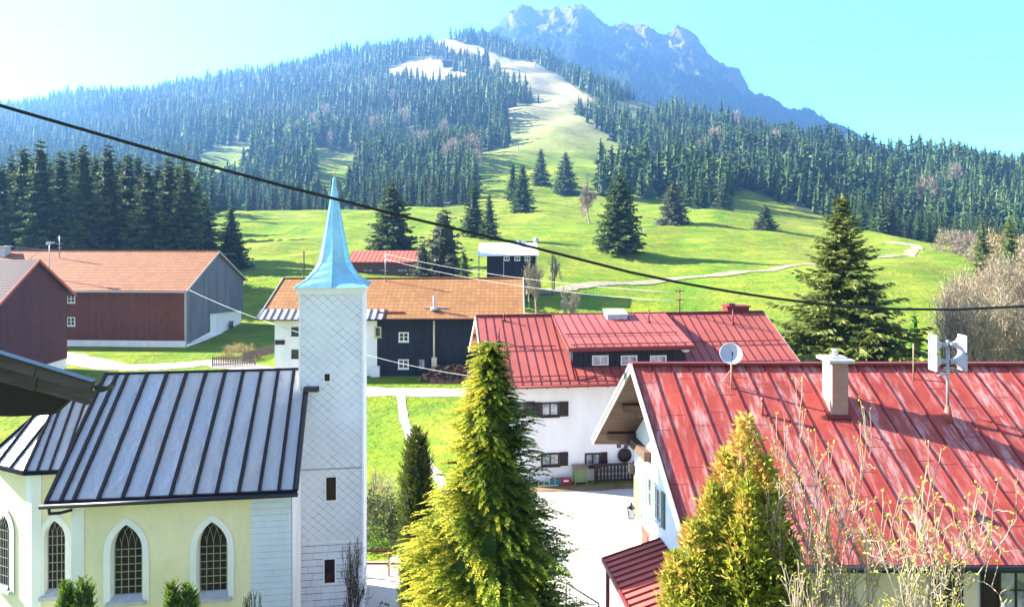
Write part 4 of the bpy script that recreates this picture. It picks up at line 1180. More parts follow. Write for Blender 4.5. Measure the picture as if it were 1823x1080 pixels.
def arched_window(parent, W, cx, hw, z0, zs, za, band=.2, depth=.22, nb=4, rows=6):
    """white surround and reveal, recessed leaded glass, lead bars"""
    out = [(cx - hw, z0)] + arch_pts(cx, hw, zs, za) + [(cx + hw, z0)]
    k = (hw + band) / hw
    outb = [(cx - hw - band, z0 - .12)] + arch_pts(cx, hw + band, zs, za + band * 1.15) + [(cx + hw + band, z0 - .12)]
    mb = MB(W); n = len(out)
    vs_ = [(x, -.015, z) for x, z in outb] + [(x, -.015, z) for x, z in out] + [(cx + (x - cx) * .87, depth, z if z > z0 + .01 else z0 + .10) for x, z in out]
    fs = [(i + 1, i, n + i, n + i + 1) for i in range(n - 1)] + [(n + i + 1, n + i, 2 * n + i, 2 * n + i + 1) for i in range(n - 1)]
    mb.add(vs_, fs)
    mb.build('window_surround', 'white', parent)
    hw2 = hw * .87
    f = MB(W)
    f.prism([(cx - hw - band * .55, z0 - .14), (cx + hw + band * .55, z0 - .14), (cx + hw + band * .55, z0 - .03), (cx - hw - band * .55, z0 - .03)], -.12, -.005, 'y')
    f.add([(cx - hw, -.1, z0 - .03), (cx + hw, -.1, z0 - .03), (cx + hw2, depth, z0 + .12), (cx - hw2, depth, z0 + .12)], [(0, 1, 2, 3)])
    f.build('sill', 'cap', parent)
    p2 = [(cx + (x - cx) * .87, z) for x, z in out]
    wn = MB(W)
    wn.add([(x, depth - .01, z) for x, z in p2], [tuple(range(len(p2)))[::-1]])
    win = wn.build('window', 'glass_church', parent)
    b = MB(W); r = .011; yb = depth - .035
    def zt_at(x):
        return float(np.interp(x, [a[0] for a in p2[1:-1]], [a[1] for a in p2[1:-1]]))
    for i in range(nb + 1):
        x = cx - hw2 + 2 * hw2 * i / nb
        x = min(max(x, cx - hw2 + r), cx + hw2 - r)
        top = zs - .02 if 0 < i < nb else zt_at(x)
        b.box(x - r, yb, z0 + .1, x + r, yb + .02, max(top, z0 + .2))
    for i in range(rows + 1):
        z = z0 + .1 + (zs - z0 - .1) * i / rows
        b.box(cx - hw2, yb - .003, z - r, cx + hw2, yb + .017, z + r)
    for i in range(0, nb + 1):                    # interlacing pointed tracery
        xa = cx - hw2 + 2 * hw2 * i / nb
        for sg in (-1, 1):
            pts = []
            for t in np.linspace(0, 1, 7):
                x = xa + sg * hw2 * 1.0 * (1 - math.cos(t * 1.35)); z = zs + (za - zs) * .98 * math.sin(t * 1.35)
                if abs(x - cx) <= hw2 and z < zt_at(x): pts.append((x, yb + .008, z))
            if len(pts) > 1: b.tube(pts, .009, 4)
    b.build('leading', 'galv', win)

Wn = wall_frame((0, WY, 0), 0)
xl = -L + .55; xr = -.2
def lx(px_):                                     # picture column -> local x on the nave wall
    a = math.radians(8); k = (px_ - CX) / F
    o = Vector((-6.9 - math.sin(a) * WY, 24.3 + math.cos(a) * WY))
    return (k * o.y - o.x) / (math.cos(a) - k * math.sin(a))
def lz(px_, py_, off=0.0):
    x = lx(px_); Y = 24.3 + math.cos(math.radians(8)) * WY + math.sin(math.radians(8)) * x
    return CH - (py_ - HZ) / F * Y
ops = []
for a_, b_, pt, pbm in ((200, 250, 938, 1063), (353, 402, 933, 1057)):
    cx = lx((a_ + b_) / 2); hw = (lx(b_) - lx(a_)) / 2 / .87
    za = lz(a_, pt) + .06; z0 = lz(a_, pbm) - .1; zs = za - hw * 1.75
    ops.append((cx, hw, z0, zs, za))
pier = lx(447)
mb = MB()
arched_wall(mb, Wn, xl, pier, -.4, EZ + .38, ops)
mb.add([(xl, WY, -.4), (xl, 2 * RY - WY, -.4), (xl, 2 * RY - WY, EZ + .3), (xl, RY, RZ - .2), (xl, WY, EZ + .38)], [(4, 3, 2, 1, 0)])
mb.add([(xl, 2 * RY - WY, -.4), (xr, 2 * RY - WY, -.4), (xr, 2 * RY - WY, EZ + .38), (xl, 2 * RY - WY, EZ + .38)], [(0, 1, 2, 3)])
mb.build('nave_wall', 'yellow_wall', ch)
for o_ in ops: arched_window(ch, Wn, *o_)
mb = MB(); mb.box(xl - .02, WY - .025, -.4, xl + .36, WY + .3, EZ + .3); mb.build('corner_pilaster', 'white', ch)
mb = MB(); mb.box(pier, WY - .02, -.4, xr - .02, WY + .3, EZ + .33); mb.build('shingled_pier', 'courses_fine', ch)
mb = MB()
mb.add([(xr, WY - .02, -.4), (xr, 2 * RY - WY, -.4), (xr, 2 * RY - WY, EZ + .3), (xr, RY, RZ - .15), (xr, WY - .02, EZ + .33)], [(0, 1, 2, 3, 4)])
mb.build('end_wall', 'white', ch)
mb = MB(); mb.bar((.0, 0, EZ + .02), (.0, 2.6, EZ + .02 + 2.6 * (RZ - EZ) / RY), .1, .16)
mb.bar((-.05, 2.45, EZ + 2.72), (.42, 2.2, EZ + 2.75), .16, .18)
mb.build('verge_flashing', 'dark_metal', ch)
# chancel: lower choir with a polygonal hipped roof, set back on the left
CE, CYo = 6.1, 1.15
x1, x2 = -L + .7, -L - 1.15
AP = [(x1, CYo), (x2, CYo), (x2 - 1.9, CYo + 1.3), (x2 - 1.9, CYo + 2.8), (x2, CYo + 4.1), (x1, CYo + 4.1)]
pk_ = (x2 + .2, CYo + 2.05, 8.15); pr_ = (x1, CYo + 2.05, 8.15)
mb = MB()
tri = [((AP[1][0], AP[1][1], CE), (AP[0][0], AP[0][1], CE), pr_, pk_), ((AP[2][0], AP[2][1], CE), (AP[1][0], AP[1][1], CE), pk_, pk_), ((AP[3][0], AP[3][1], CE), (AP[2][0], AP[2][1], CE), pk_, pk_),
       ((AP[4][0], AP[4][1], CE), (AP[3][0], AP[3][1], CE), pk_, pk_), ((AP[5][0], AP[5][1], CE), (AP[4][0], AP[4][1], CE), pk_, pr_)]
for q in tri: mb.slab(*q, .06)
mb.cur = 1
for i in range(1, 5): mb.bar(Vector((AP[i][0], AP[i][1], CE + .04)), Vector(pk_) + Vector((0, 0, .04)), .08, .08)
for (A, B, C2, D2), n in ((tri[0], 5), (tri[1], 3), (tri[2], 4)):
    A, B, C2, D2 = map(Vector, (A, B, C2, D2))
    nr_ = (B - A).cross(D2 - A).normalized()
    for i in range(1, n):
        t = i / n
        base_ = A.lerp(B, t)
        if n == 5:
            top_ = Vector((base_.x, pk_[1], pk_[2])) if base_.x > pk_[0] else A.lerp(Vector(pk_), (base_.x - A.x) / max(.01, (pk_[0] - A.x)))
        elif t < .5: top_ = A.lerp(Vector(pk_), t * 2 * .95)
        else: top_ = B.lerp(Vector(pk_), (1 - t) * 2 * .95)
        mb.bar(base_ + nr_ * .03, top_ + nr_ * .03, .06, .07, up=nr_)
for i in range(len(AP) - 1): mb.bar((AP[i][0], AP[i][1], CE - .03), (AP[i + 1][0], AP[i + 1][1], CE - .03), .12, .13)
mb.build('chancel_roof', ['church_metal', 'seam_dark'], ch)
wi = .3
AW = [(x1, CYo + wi), (x2 + .1, CYo + wi), (x2 - 1.65, CYo + 1.45), (x2 - 1.65, CYo + 2.7), (x2 + .1, CYo + 3.8), (x1, CYo + 3.8)]
Wc = wall_frame((AW[1][0], AW[1][1], 0), 0)
def l2(px_, yloc):
    a = math.radians(8); k = (px_ - CX) / F
    o = Vector((-6.9 - math.sin(a) * yloc, 24.3 + math.cos(a) * yloc))
    x = (k * o.y - o.x) / (math.cos(a) - k * math.sin(a))
    return x, o.y + math.sin(a) * x
cxa, Yc_ = l2(97, CYo + wi)
hwc = (l2(113, CYo + wi)[0] - l2(80, CYo + wi)[0]) / 2 / .87
zac = CH - (930 - HZ) / F * Yc_ + .06; z0c = CH - (1052 - HZ) / F * Yc_ - .1
opc = (cxa - AW[1][0], hwc, z0c, zac - hwc * 1.75, zac)
mb = MB()
arched_wall(mb, Wc, 0, x1 - AW[1][0], -.4, CE - .04, [opc])
for i in range(1, 5):
    a, b = AW[i], AW[i + 1]
    mb.add([(b[0], b[1], -.4), (a[0], a[1], -.4), (a[0], a[1], CE - .04), (b[0], b[1], CE - .04)], [(0, 1, 2, 3)])
mb.build('chancel_wall', 'yellow_wall', ch)
arched_window(ch, Wc, *opc, band=.2)
dv = Vector((AW[1][0] - AW[2][0], AW[1][1] - AW[2][1])); anw = math.atan2(dv.y, dv.x)
Wd = wall_frame((AW[2][0], AW[2][1], 0), anw)
arched_window(ch, Wd @ Matrix.Translation((0, -.02, 0)), .62, .3, z0c, zac - .5, zac, band=.25, depth=.01)
mb = MB()
mb.box(AW[1][0] - .03, AW[1][1] - .03, -.4, AW[1][0] + .27, AW[1][1] + .1, CE - .05)
mb.build('corner_pilaster', 'white', ch)
mb = MB(Wd); mb.box(dv.length - .3, -.03, -.4, dv.length - .02, .1, CE - .05); mb.build('corner_pilaster', 'white', ch)

# tower
tx, ty, hw_t = .85, 3.6, 1.09
tw = MB()
TZ = 11.7
tw.box(tx - hw_t, ty - hw_t, -.4, tx + hw_t, ty + hw_t, 2.78)
tw.build('tower_base', 'courses', ch)
tw = MB(); tw.box(tx - hw_t - .01, ty - hw_t - .01, 2.78, tx + hw_t + .01, ty + hw_t + .01, 5.35); tw.build('tower_shaft', 'shingle', ch)
tw = MB(); tw.box(tx - hw_t + .005, ty - hw_t + .005, 5.35, tx + hw_t - .005, ty + hw_t - .005, TZ); tw.build('tower_shaft', 'shingle', ch)
tw = MB()
for sx_ in (-1, 1):
    for sy_ in (-1, 1):
        cx_, cy_ = tx + sx_ * hw_t, ty + sy_ * hw_t
        tw.box(cx_ - .035, cy_ - .035, -.3, cx_ + .035, cy_ + .035, TZ - .02)
tw.box(tx + hw_t + .012, ty - hw_t + .04, 2.8, tx + hw_t + .03, ty + hw_t - .04, TZ - .05)
tw.box(tx + hw_t + .004, ty - hw_t + .04, -.3, tx + hw_t + .02, ty + hw_t - .04, 2.76)
tw.box(tx - hw_t - .03, ty - hw_t - .045, 2.74, tx + hw_t + .03, ty + hw_t, 2.81)
tw.build('corner_boards', 'white_paint', ch)
tw = MB(); tw.box(tx - hw_t - .02, ty - hw_t - .022, 5.33, tx + hw_t + .02, ty - hw_t - .004, 5.37); tw.build('shingle_ledge', 'galv', ch)
tw = MB()
for o_, z0, z1 in ((.05, TZ - .16, TZ - .06), (.1, TZ - .06, TZ + .02), (.14, TZ + .02, TZ + .07)):
    tw.box(tx - hw_t - o_, ty - hw_t - o_, z0, tx + hw_t + o_, ty + hw_t + o_, z1)
tw.build('cornice', 'white_paint', ch)
# spire: octagon that flares out to the square tower
sp_ = MB()
levels_ = []
for t in np.linspace(0, 1, 15):
    z = TZ + .07 + 3.95 * t
    fl = (1 - t)
    r = .03 + .74 * fl ** 1.0 * 1.0 * (1 - .25 * (1 - fl)) + .52 * max(0, (1 - t / .26)) ** 2.0
    sq = max(0.0, 1 - t / .22) ** 1.2
    ring = []
    for k in range(8):
        a = math.pi / 4 * k
        ra = r
        if k % 2: ra = r * (1 + (math.sqrt(2) - 1) * sq)
        ring.append((tx + ra * math.cos(a), ty + ra * math.sin(a), z))
    levels_.append(ring)
vs_ = [p for r_ in levels_ for p in r_] + [(tx, ty, levels_[-1][0][2] + .1)]
fs = []
for i in range(14):
    for k in range(8): fs.append((i * 8 + k, i * 8 + (k + 1) % 8, (i + 1) * 8 + (k + 1) % 8, (i + 1) * 8 + k))
for k in range(8): fs.append((14 * 8 + k, 14 * 8 + (k + 1) % 8, 15 * 8))
fs.append(tuple(range(8))[::-1])
sp_.add(vs_, fs)
for k in range(8):                                # raised seams along the edges
    for i in range(14): sp_.bar(levels_[i][k], levels_[i + 1][k], .03, .03)
spire = sp_.build('spire', 'spire_blue', ch)
fz = levels_[-1][0][2]
fi = MB(); fi.tube([(tx, ty, fz), (tx, ty, fz + .3)], [.02, .008], 6)
fi.lathe([(.005, -.045), (.035, -.02), (.042, 0), (.035, .02), (.005, .045)], (tx, ty, fz + .2), 10)
fi.build('finial', 'gold', ch)
def tower_win(px0, px1, py0, py1, nm='tower_window'):
    yl = ty - hw_t - .012
    x0, Ya = l2(px0, yl); x1_, Yb = l2(px1, yl)
    zt = CH - (py0 - HZ) / F * Ya; zb = CH - (py1 - HZ) / F * Ya
    f = MB(); f.box(x0 - .03, yl - .03, zb - .03, x0 + .015, yl + .02, zt + .03); f.box(x1_ - .015, yl - .03, zb - .03, x1_ + .03, yl + .02, zt + .03)
    f.box(x0 + .015, yl - .03, zt, x1_ - .015, yl + .02, zt + .03); f.box(x0 - .05, yl - .05, zb - .05, x1_ + .05, yl + .02, zb - .03 + .03)
    f = f.build(nm, 'white_paint', ch)
    MB().box(x0, yl - .008, zb, x1_, yl + .012, zt).build('pane', 'glass_church', f)
tower_win(577, 588, 665, 678)
tower_win(580, 599, 849, 890)
tower_win(577, 597, 995, 1037)

# ======================= brown barn with orange roof =======================
bn = root_at('brown_barn', (-37.3, 86.7, 0), -3, 'large brown boarded barn with long orange tiled roof and grey weathered gable', 'barn')
bz = gz(-37.3, 92) - .2
BD, BL = 16.2, 34.0
ez, rz_ = 6.75, 10.7
mb = MB(); mb.box(-BL, .0, .75, -.14, .35, ez - .1); mb.build('front_boarding', 'brown_boards', bn)
mb = MB(); gable(mb, -BL, -.3, .35, BD, ez + .12, rz_ - .05, -2.5); mb.build('wall', 'white', bn)
gw = MB()
gw.add([(0, 0, .3), (0, 6.2, .9), (0, 6.2, 3.1), (0, BD, 2.4), (0, BD, ez - .1), (0, BD / 2, rz_ - .18), (0, 0, ez - .1)], [(0, 1, 2, 3, 4, 5, 6)])
gw.add([(-.3, 0, .3), (-.3, 6.2, .9), (-.3, 6.2, 3.1), (-.3, BD, 2.4), (-.3, BD, ez - .1), (-.3, BD / 2, rz_ - .18), (-.3, 0, ez - .1)], [(6, 5, 4, 3, 2, 1, 0)])
gw.add([(0, 0, .3), (-.3, 0, .3), (-.3, 6.2, .9), (0, 6.2, .9)], [(0, 1, 2, 3)]); gw.add([(0, 6.2, 3.1), (-.3, 6.2, 3.1), (-.3, BD, 2.4), (0, BD, 2.4)], [(0, 1, 2, 3)])
gw.build('gable_boarding', 'grey_boards', bn)
mb = MB(); mb.box(-.16, -.04, .0, .05, .1, ez - .05); mb.build('corner_board', 'fascia_grey', bn)
mb = MB(); mb.box(-BL, -.06, -1.5, -.0, .34, .72); mb.box(-.28, .0, -2.5, .03, BD, .28); mb.build('plinth', 'white', bn)
ov = .55
sl = (rz_ - ez) / (BD / 2)
mb = MB()
mb.slab((-BL, -ov, ez - ov * sl), (ov * .6, -ov, ez - ov * sl), (ov * .6, BD / 2, rz_), (-BL, BD / 2, rz_), .14)
mb.slab((ov * .6, BD + ov, ez - ov * sl), (-BL, BD + ov, ez - ov * sl), (-BL, BD / 2, rz_), (ov * .6, BD / 2, rz_), .14)
mb.bar((-BL, BD / 2, rz_ + .02), (ov * .6, BD / 2, rz_ + .02), .3, .12)
rf = mb.build('roof', 'tile_orange', bn)
boards('barge_board', 'fascia_grey', bn, [((ov * .6 + .03, -ov, ez - ov * sl - .08), (ov * .6 + .03, BD / 2, rz_ - .08), .06, .24),
        ((ov * .6 + .03, BD + ov, ez - ov * sl - .08), (ov * .6 + .03, BD / 2, rz_ - .08), .06, .24)])
g = MB(); g.tube([(-BL, -ov - .1, ez - ov * sl - .12), (ov * .5, -ov - .1, ez - ov * sl - .12)], .09, 6); g.build('gutter', 'cap', bn)
cm_ = MB(); cm_.box(-27.4, 6.6, 9.6, -26.4, 7.6, 11.2); cm_.box(-27.55, 6.45, 11.2, -26.25, 7.75, 11.32); cm_.build('chimney', 'cap', bn)
Wb = wall_frame((0, 0, 0), 0)
for z in (5.0, 2.35):
    window(bn, Wb, -14.0, z, .95, 1.0, nx=2, nz=2, fw=.09)
Wg = wall_frame((.03, 0, 0), math.radians(90))
window(bn, Wg, 11.8, .6, .95, .85, frame='frame_dark', nx=1, nz=1)

# ======================= plum-brown house on the left edge =======================
pl_ = root_at('brown_house', (-43.4, 63.6, 0), 0, 'plum-brown boarded house gable with dark ribbed tile roof at the left edge', 'house')
mb = MB(); gable(mb, -16, 0, 0, 10.4, 7.5, 10.84, 1.0, drop=.14); mb.build('wall', 'plum_boards', pl_)
mb = MB(); mb.box(-16, .1, -.5, -.08, 10.35, 1.02); mb.build('plinth', 'white', pl_)
sl = 3.34 / 5.2
mb = MB()
mb.slab((-16, -.6, 7.5 - .6 * sl), (.5, -.6, 7.5 - .6 * sl), (.5, 5.2, 10.84), (-16, 5.2, 10.84), .14)
mb.slab((.5, 11.0, 7.5 - .6 * sl), (-16, 11.0, 7.5 - .6 * sl), (-16, 5.2, 10.84), (.5, 5.2, 10.84), .14)
mb.build('roof', 'tile_dark', pl_)
boards('barge_board', 'red_shed', pl_, [((.54, -.6, 7.5 - .6 * sl - .07), (.54, 5.2, 10.77), .07, .22), ((.54, 11.0, 7.5 - .6 * sl - .07), (.54, 5.2, 10.77), .07, .22)])

# ======================= ochre-roofed farmhouse =======================
fh = root_at('farmhouse', (1.4, 69.5, 0), 0, 'long farmhouse with ochre tiled roof, white left part and black boarded barn part', 'farmhouse')
fe, fr, fd = 5.4, 8.65, 6.5
XL = -24.7
wall_y = .8
mb = MB(); gable(mb, XL + 1.3, -13.9, wall_y, 2 * fd - wall_y, fe + .4, fr, -.5); mb.build('white_wall', 'white', fh)
mb = MB(); gable(mb, -13.9, -1.0, wall_y - .05, 2 * fd - wall_y + .03, fe + .38, fr - .01, -.5, drop=.14); mb.build('boarded_wall', 'black_boards', fh)
sl = (fr - fe) / fd
mb = MB()
mb.slab((XL, 0, fe), (-.3, 0, fe), (-.3, fd, fr), (XL + .4, fd, fr), .13)
mb.slab((-.3, 2 * fd, fe), (XL, 2 * fd, fe), (XL + .4, fd, fr), (-.3, fd, fr), .13)
mb.bar((XL + .4, fd, fr + .02), (-.3, fd, fr + .02), .28, .1)
mb.build('roof', 'tile_ochre', fh)
boards('barge_board', 'fascia_grey', fh, [((-.28, 0, fe - .03), (-.28, fd, fr - .03), .1, .3), ((-.28, 2 * fd, fe - .03), (-.28, fd, fr - .03), .1, .3), ((XL - .02, 0, fe - .03), (XL + .38, fd, fr - .03), .08, .24)])
mb = MB(); y0_, y1_ = -.12, 1.35
mb.slab((XL - .15, y0_, fe + y0_ * sl + .035), (-13.2, y0_, fe + y0_ * sl + .035), (-13.2, y1_, fe + y1_ * sl + .035), (XL - .15, y1_, fe + y1_ * sl + .035), .03)
mb.cur = 1
seams(mb, (XL - .1, y0_, fe + y0_ * sl + .035), (-13.25, y0_, fe + y0_ * sl + .035), (-13.25, y1_, fe + y1_ * sl + .035), (XL - .1, y1_, fe + y1_ * sl + .035), 18, .14, .07)
mb.build('eave_sheet', ['light_metal', 'eave_wood'], fh)
g = MB(); g.tube([(XL, -.1, fe - .1), (-3.5, -.1, fe - .1)], .09, 6); g.build('gutter', 'dark_wood', fh)
Wf = wall_frame((0, wall_y, 0), 0); Wf2 = wall_frame((0, wall_y - .05, 0), 0)
def fx(px_): return (px_ - CX) / F * (69.5 + wall_y) - 1.4
def fzz(py_): return CH - (py_ - HZ) / F * (69.5 + wall_y)
def fwin(W, a, b, c, d, **k): window(fh, W, fx(a), fzz(d), fx(b) - fx(a), fzz(c) - fzz(d), **k)
fwin(Wf, 519, 533, 582, 597, frame='frame_dark', nx=1, nz=2); fwin(Wf, 519, 533, 622, 637, frame='frame_dark', nx=1, nz=2)
fwin(Wf2, 667, 679, 581, 600, frame='frame_yellow', nx=1, nz=1, fw=.12)
fwin(Wf2, 710, 728, 591, 608, nx=2, nz=2, fw=.11); fwin(Wf2, 709, 728, 639, 656, nx=2, nz=2, fw=.11)
fwin(Wf2, 745, 757, 638, 657, frame='frame_dark', gl='glass_curtain', nx=1, nz=1)
mb = MB(); mb.box(fx(490), wall_y - .06, fzz(613), fx(507), wall_y + .01, fzz(605)); mb.build('name_board', 'frame_dark', fh)
mb = MB(); mb.box(fx(662), wall_y - .5, -.3, fx(677), wall_y - .06, .95); mb.build('white_annex', 'white', fh)
mb = MB(); mb.tube([(fx(773), wall_y - .18, fe), (fx(773), wall_y - .18, 1.0)], .09, 8); mb.box(fx(769), wall_y - .35, .9, fx(778), wall_y - .05, 1.75); mb.build('downpipe', 'cream', fh)
mb = MB(); yv = 1.2; zv = fe + yv * sl; mb.tube([(fx(772), yv, zv), (fx(772), yv, zv + 1.35)], .1, 8); mb.lathe([(.35, -.05), (.32, .12), (.12, .25)], (fx(772), yv, zv + .1), 12)
mb.box(fx(752), yv + .3, zv + .2, fx(795), yv + .38, zv + .3)
mb.build('roof_vent', 'light_metal', fh)
mb = MB(); mb.box(fx(672), .75, fe + .75 * sl, fx(719), 1.05, fe + .75 * sl + .15); mb.build('snow_guard', 'red_dark', fh)
# log pile by the black wall
lp = root_at('log_pile', ((800 - CX) / F * 68.6, 68.4, 0), 0, 'heap of split reddish firewood against the black boarded wall', 'log pile')
rg = random.Random(4)
mb = MB()
for i in range(420):
    x = rg.uniform(-2.6, 2.7); hmax = 1.35 * max(.05, 1 - abs((x - .3) / 2.95) ** 2.4)
    z = rg.uniform(0, hmax); y = rg.uniform(-.8 * (1 - z / 1.6), .4)
    a = rg.gauss(0, .35); mb.cur = 0 if rg.random() < .6 else 1
    d = Vector((math.sin(a), math.cos(a), rg.gauss(0, .12))) * .2
    if rg.random() < .35: d = Vector((.22, rg.gauss(0, .08), rg.gauss(0, .08)))
    c_ = Vector((x, y, z + .06)); mb.tube([c_ - d, c_ + d], rg.uniform(.05, .1), 5)
mb.build('logs', [mat('split_log_ends', (.36, .19, .12), .9, var=.2, vscale=3), 'bark'], lp)
mb = MB()
for x in np.linspace(-1.3, 1.4, 5): mb.box(x - .3, -1.3, -.02, x + .28, -.9, .2)
mb.build('planks', mat('reddish_planks', (.3, .12, .09), .9, var=.2), lp)

# ======================= low shed with red roof =======================
sh = root_at('long_shed', P(634, 400, 132) * 1.0, 0, 'low long shed with red roof and brown wall in front of the broad dark spruce', 'shed')
sh.location = ((634 - CX) / F * 132, 132, 0)
zb = CH - (490 - HZ) / F * 132
mb = MB(); mb.box(-1, 0, zb - 2, 10.3, 4.5, CH - (468 - HZ) / F * 132); mb.build('wall', mat('brown_shed_wall', (.16, .07, .06), .9), sh)
mb = MB(); z0_ = CH - (466 - HZ) / F * 131.6; mb.slab((-1.5, -.5, z0_), (10.8, -.5, z0_), (10.8, 5, z0_ + 1.75), (-1.5, 5, z0_ + 1.75), .18)
seams(mb, (-1.5, -.5, z0_), (10.8, -.5, z0_), (10.8, 5, z0_ + 1.75), (-1.5, 5, z0_ + 1.75), 16, .06, .05)
mb.build('roof', 'red_shed', sh)
for a_ in (1.2, 4.0, 7.2):
    window(sh, wall_frame((0, 0, 0), 0), a_, zb + .6, 1.7, .5, frame='frame_dark', gl='glass_curtain', nx=3, nz=1, sill=False)

# ======================= black house with white roof =======================
wh = root_at('black_house', ((852 - CX) / F * 116, 116, 0), 0, 'small black house with flat-pitched white roof on the meadow edge', 'house')
k = 116 / F
z_ = lambda py_: CH - (py_ - HZ) * k
mb = MB(); mb.box(1.25, .6, z_(500) - 2, 105 * k - .2, 7, z_(455)); mb.build('wall', 'black_boards', wh)
mb = MB(); mb.slab((-.2, 0, z_(454.5)), (105 * k + .15, 0, z_(453.5)), (105 * k + .1, 7.4, z_(433) - .15), (-.2, 7.4, z_(433) - .15), .14); mb.build('roof', 'lichen_white', wh)
for bx_ in ((-.05, .3, .13, .48, 455), (105 * k - .3, .1, 105 * k - .12, .28, 455), (44 * k, -.4, 44 * k + .12, -.28, 458)):
    mb = MB(); mb.box(bx_[0], bx_[1], z_(500) - 1, bx_[2], bx_[3], z_(bx_[4])); mb.build('post', 'fascia_grey', wh)
for px_ in (897, 916, 934):
    window(wh, wall_frame((0, .6, 0), 0), (px_ - 852) * k, z_(464), 10 * k, 7.2 * k, nx=2, nz=1, fw=.11)
mb = MB(); mb.box(67 * k, 5, z_(437), 73 * k, 5.6, z_(428)); mb.box(76 * k, 5.2, z_(436), 85 * k, 5.3, z_(430)); mb.build('solar_frame', 'light_metal', wh)
sa = root_at('satellite_dish', ((955 - CX) / F * 118, 121, z_(438)), 0, 'tiny satellite dish on a pole at the right end of the white roof', 'satellite dish')
mb = MB(); mb.tube([(0, 0, -.6), (0, 0, .55)], .05, 6); mb.build('pole', 'galv', sa)
mb = MB(Matrix.Translation((0, -.1, .8)) @ Matrix.Rotation(math.radians(80), 4, 'X')); mb.lathe([(.05, -.1), (.3, -.06), (.45, .02), (.46, .04)], (0, 0, 0), 14); mb.build('reflector', 'light_metal', sa)
sn = root_at('road_sign', ((901 - CX) / F * 105, 105, gz((901 - CX) / F * 105, 105)), 0, 'round white mirror on a pole in front of the black house with white roof', 'sign')
mb = MB(); mb.tube([(0, 0, 0), (0, 0, 1.7)], .04, 6); mb.build('pole', 'galv', sn)
mb = MB(Matrix.Translation((0, -.06, 1.9)) @ Matrix.Rotation(math.radians(90), 4, 'X')); mb.lathe([(.36, 0), (.42, .02), (.4, .06)], (0, 0, 0), 16); mb.build('sign_face', 'white_paint', sn)

class FR:
    """local frame of a building: picture column/row on a plane of constant local y -> local x / height"""
    def __init__(s, o, deg):
        s.o = o; s.a = math.radians(deg)
    def x(s, px_, yl=0.0):
        k = (px_ - CX) / F
        ox = s.o[0] - math.sin(s.a) * yl; oy = s.o[1] + math.cos(s.a) * yl
        return (k * oy - ox) / (math.cos(s.a) - k * math.sin(s.a))
    def z(s, px_, py_, yl=0.0):
        return CH - (py_ - HZ) / F * (s.o[1] + math.cos(s.a) * yl + math.sin(s.a) * s.x(px_, yl))

# ======================= white guesthouse with red roof =======================
gh = root_at('guesthouse', (-1.47, 40.05, 0), 7, 'white two-storey guesthouse with dusty red sheet roof and wide dormer', 'house')
G = FR((-1.47, 40.05), 7)
GL, ge, gr, gd = 18.3, 5.46, 8.47, 6.0
gs = (gr - ge) / gd
mb = MB(); gable(mb, .75, GL - .9, .85, 2 * gd - .85, ge + .42, gr - .02, -.4, drop=.16); mb.build('wall', 'white', gh)
mb = MB()
A, B, C_, D_ = (0, 0, ge), (GL, 0, ge), (GL, gd, gr), (0, gd, gr)
mb.slab(A, B, C_, D_, .12)
mb.slab((GL, 2 * gd, ge), (0, 2 * gd, ge), D_, C_, .12)
mb.cur = 1
seams(mb, A, B, C_, D_, 36, .035, .03)
mb.bar((0, gd, gr + .04), (GL, gd, gr + .04), .22, .07)
mb.build('roof', ['red_sheet', 'red_dark'], gh)
def rail(x0, x1, y, base_z, nm='snow_guard', h=.16):
    m_ = MB(); m_.bar((x0, y, base_z + h), (x1, y, base_z + h), .035, .05)
    for x in np.arange(x0 + .2, x1, .9): m_.bar((x, y, base_z), (x, y, base_z + h), .03, .04)
    m_.build(nm, 'red_dark', gh)
dx0, dx1 = G.x(1012, .7), G.x(1237, .7)
rail(.3, dx0 - .1, .45, ge + .45 * gs); rail(dx0 + .3, GL - .3, .35, ge + .35 * gs)
rail(.3, dx0 - .3, 2.9, ge + 2.9 * gs); rail(dx1 + .4, GL - .3, 3.0, ge + 3.0 * gs); rail(dx1 + .2, GL - .3, 1.25, ge + 1.25 * gs)
# dormer
dz = 7.25; dys = .7; dyt = gd - .02; dzt = gr + .05
ds = (dzt - dz) / (dyt - dys)
mb = MB(); mb.slab((dx0, dys, dz), (dx1, dys, dz), (dx1, dyt, dzt), (dx0, dyt, dzt), .1)
mb.cur = 1; seams(mb, (dx0, dys, dz), (dx1, dys, dz), (dx1, dyt, dzt), (dx0, dyt, dzt), 14, .03, .035)
mb.bar((dx0, dys - .03, dz - .06), (dx1, dys - .03, dz - .06), .06, .2)
mb.build('dormer_roof', ['red_sheet', 'red_dark'], gh)
rail(dx0 + .2, dx1 - .2, dys + .25, dz + .25 * ds, h=.12); rail(dx0 - .05 + .2, dx1 - .4, dys + 1.75, dz + 1.75 * ds, h=.12)
wy = 1.3
wx0, wx1 = dx0 + .35, dx1 - .35
mb = MB(); mb.prism([(wy, ge + wy * gs - .2), (gd - .4, ge + (gd - .4) * gs - .2), (gd - .4, gr - .2), (wy, dz + (wy - dys) * ds - .1)], wx0, wx1); mb.build('dormer_wall', 'black_boards', gh)
Wd_ = wall_frame((0, wy, 0), 0)
for a_, b_ in ((1054, 1083), (1105, 1134), (1157, 1186)):
    xa, xb = G.x(a_, wy), G.x(b_, wy)
    window(gh, Wd_, xa, G.z(a_, 650, wy), xb - xa, G.z(a_, 632.5, wy) - G.z(a_, 650, wy), frame='frame_white', gl='glass_curtain', nx=2, nz=1, fw=.06, sill=False)
mb = MB(); mb.tube([(wx0 - .12, wy - .3, dz - .05), (wx0 - .12, wy - .3, dz - .8), (wx0 - .05, .3, ge + .3 * gs + .05)], .05, 6); mb.build('downpipe', 'red_dark', gh)
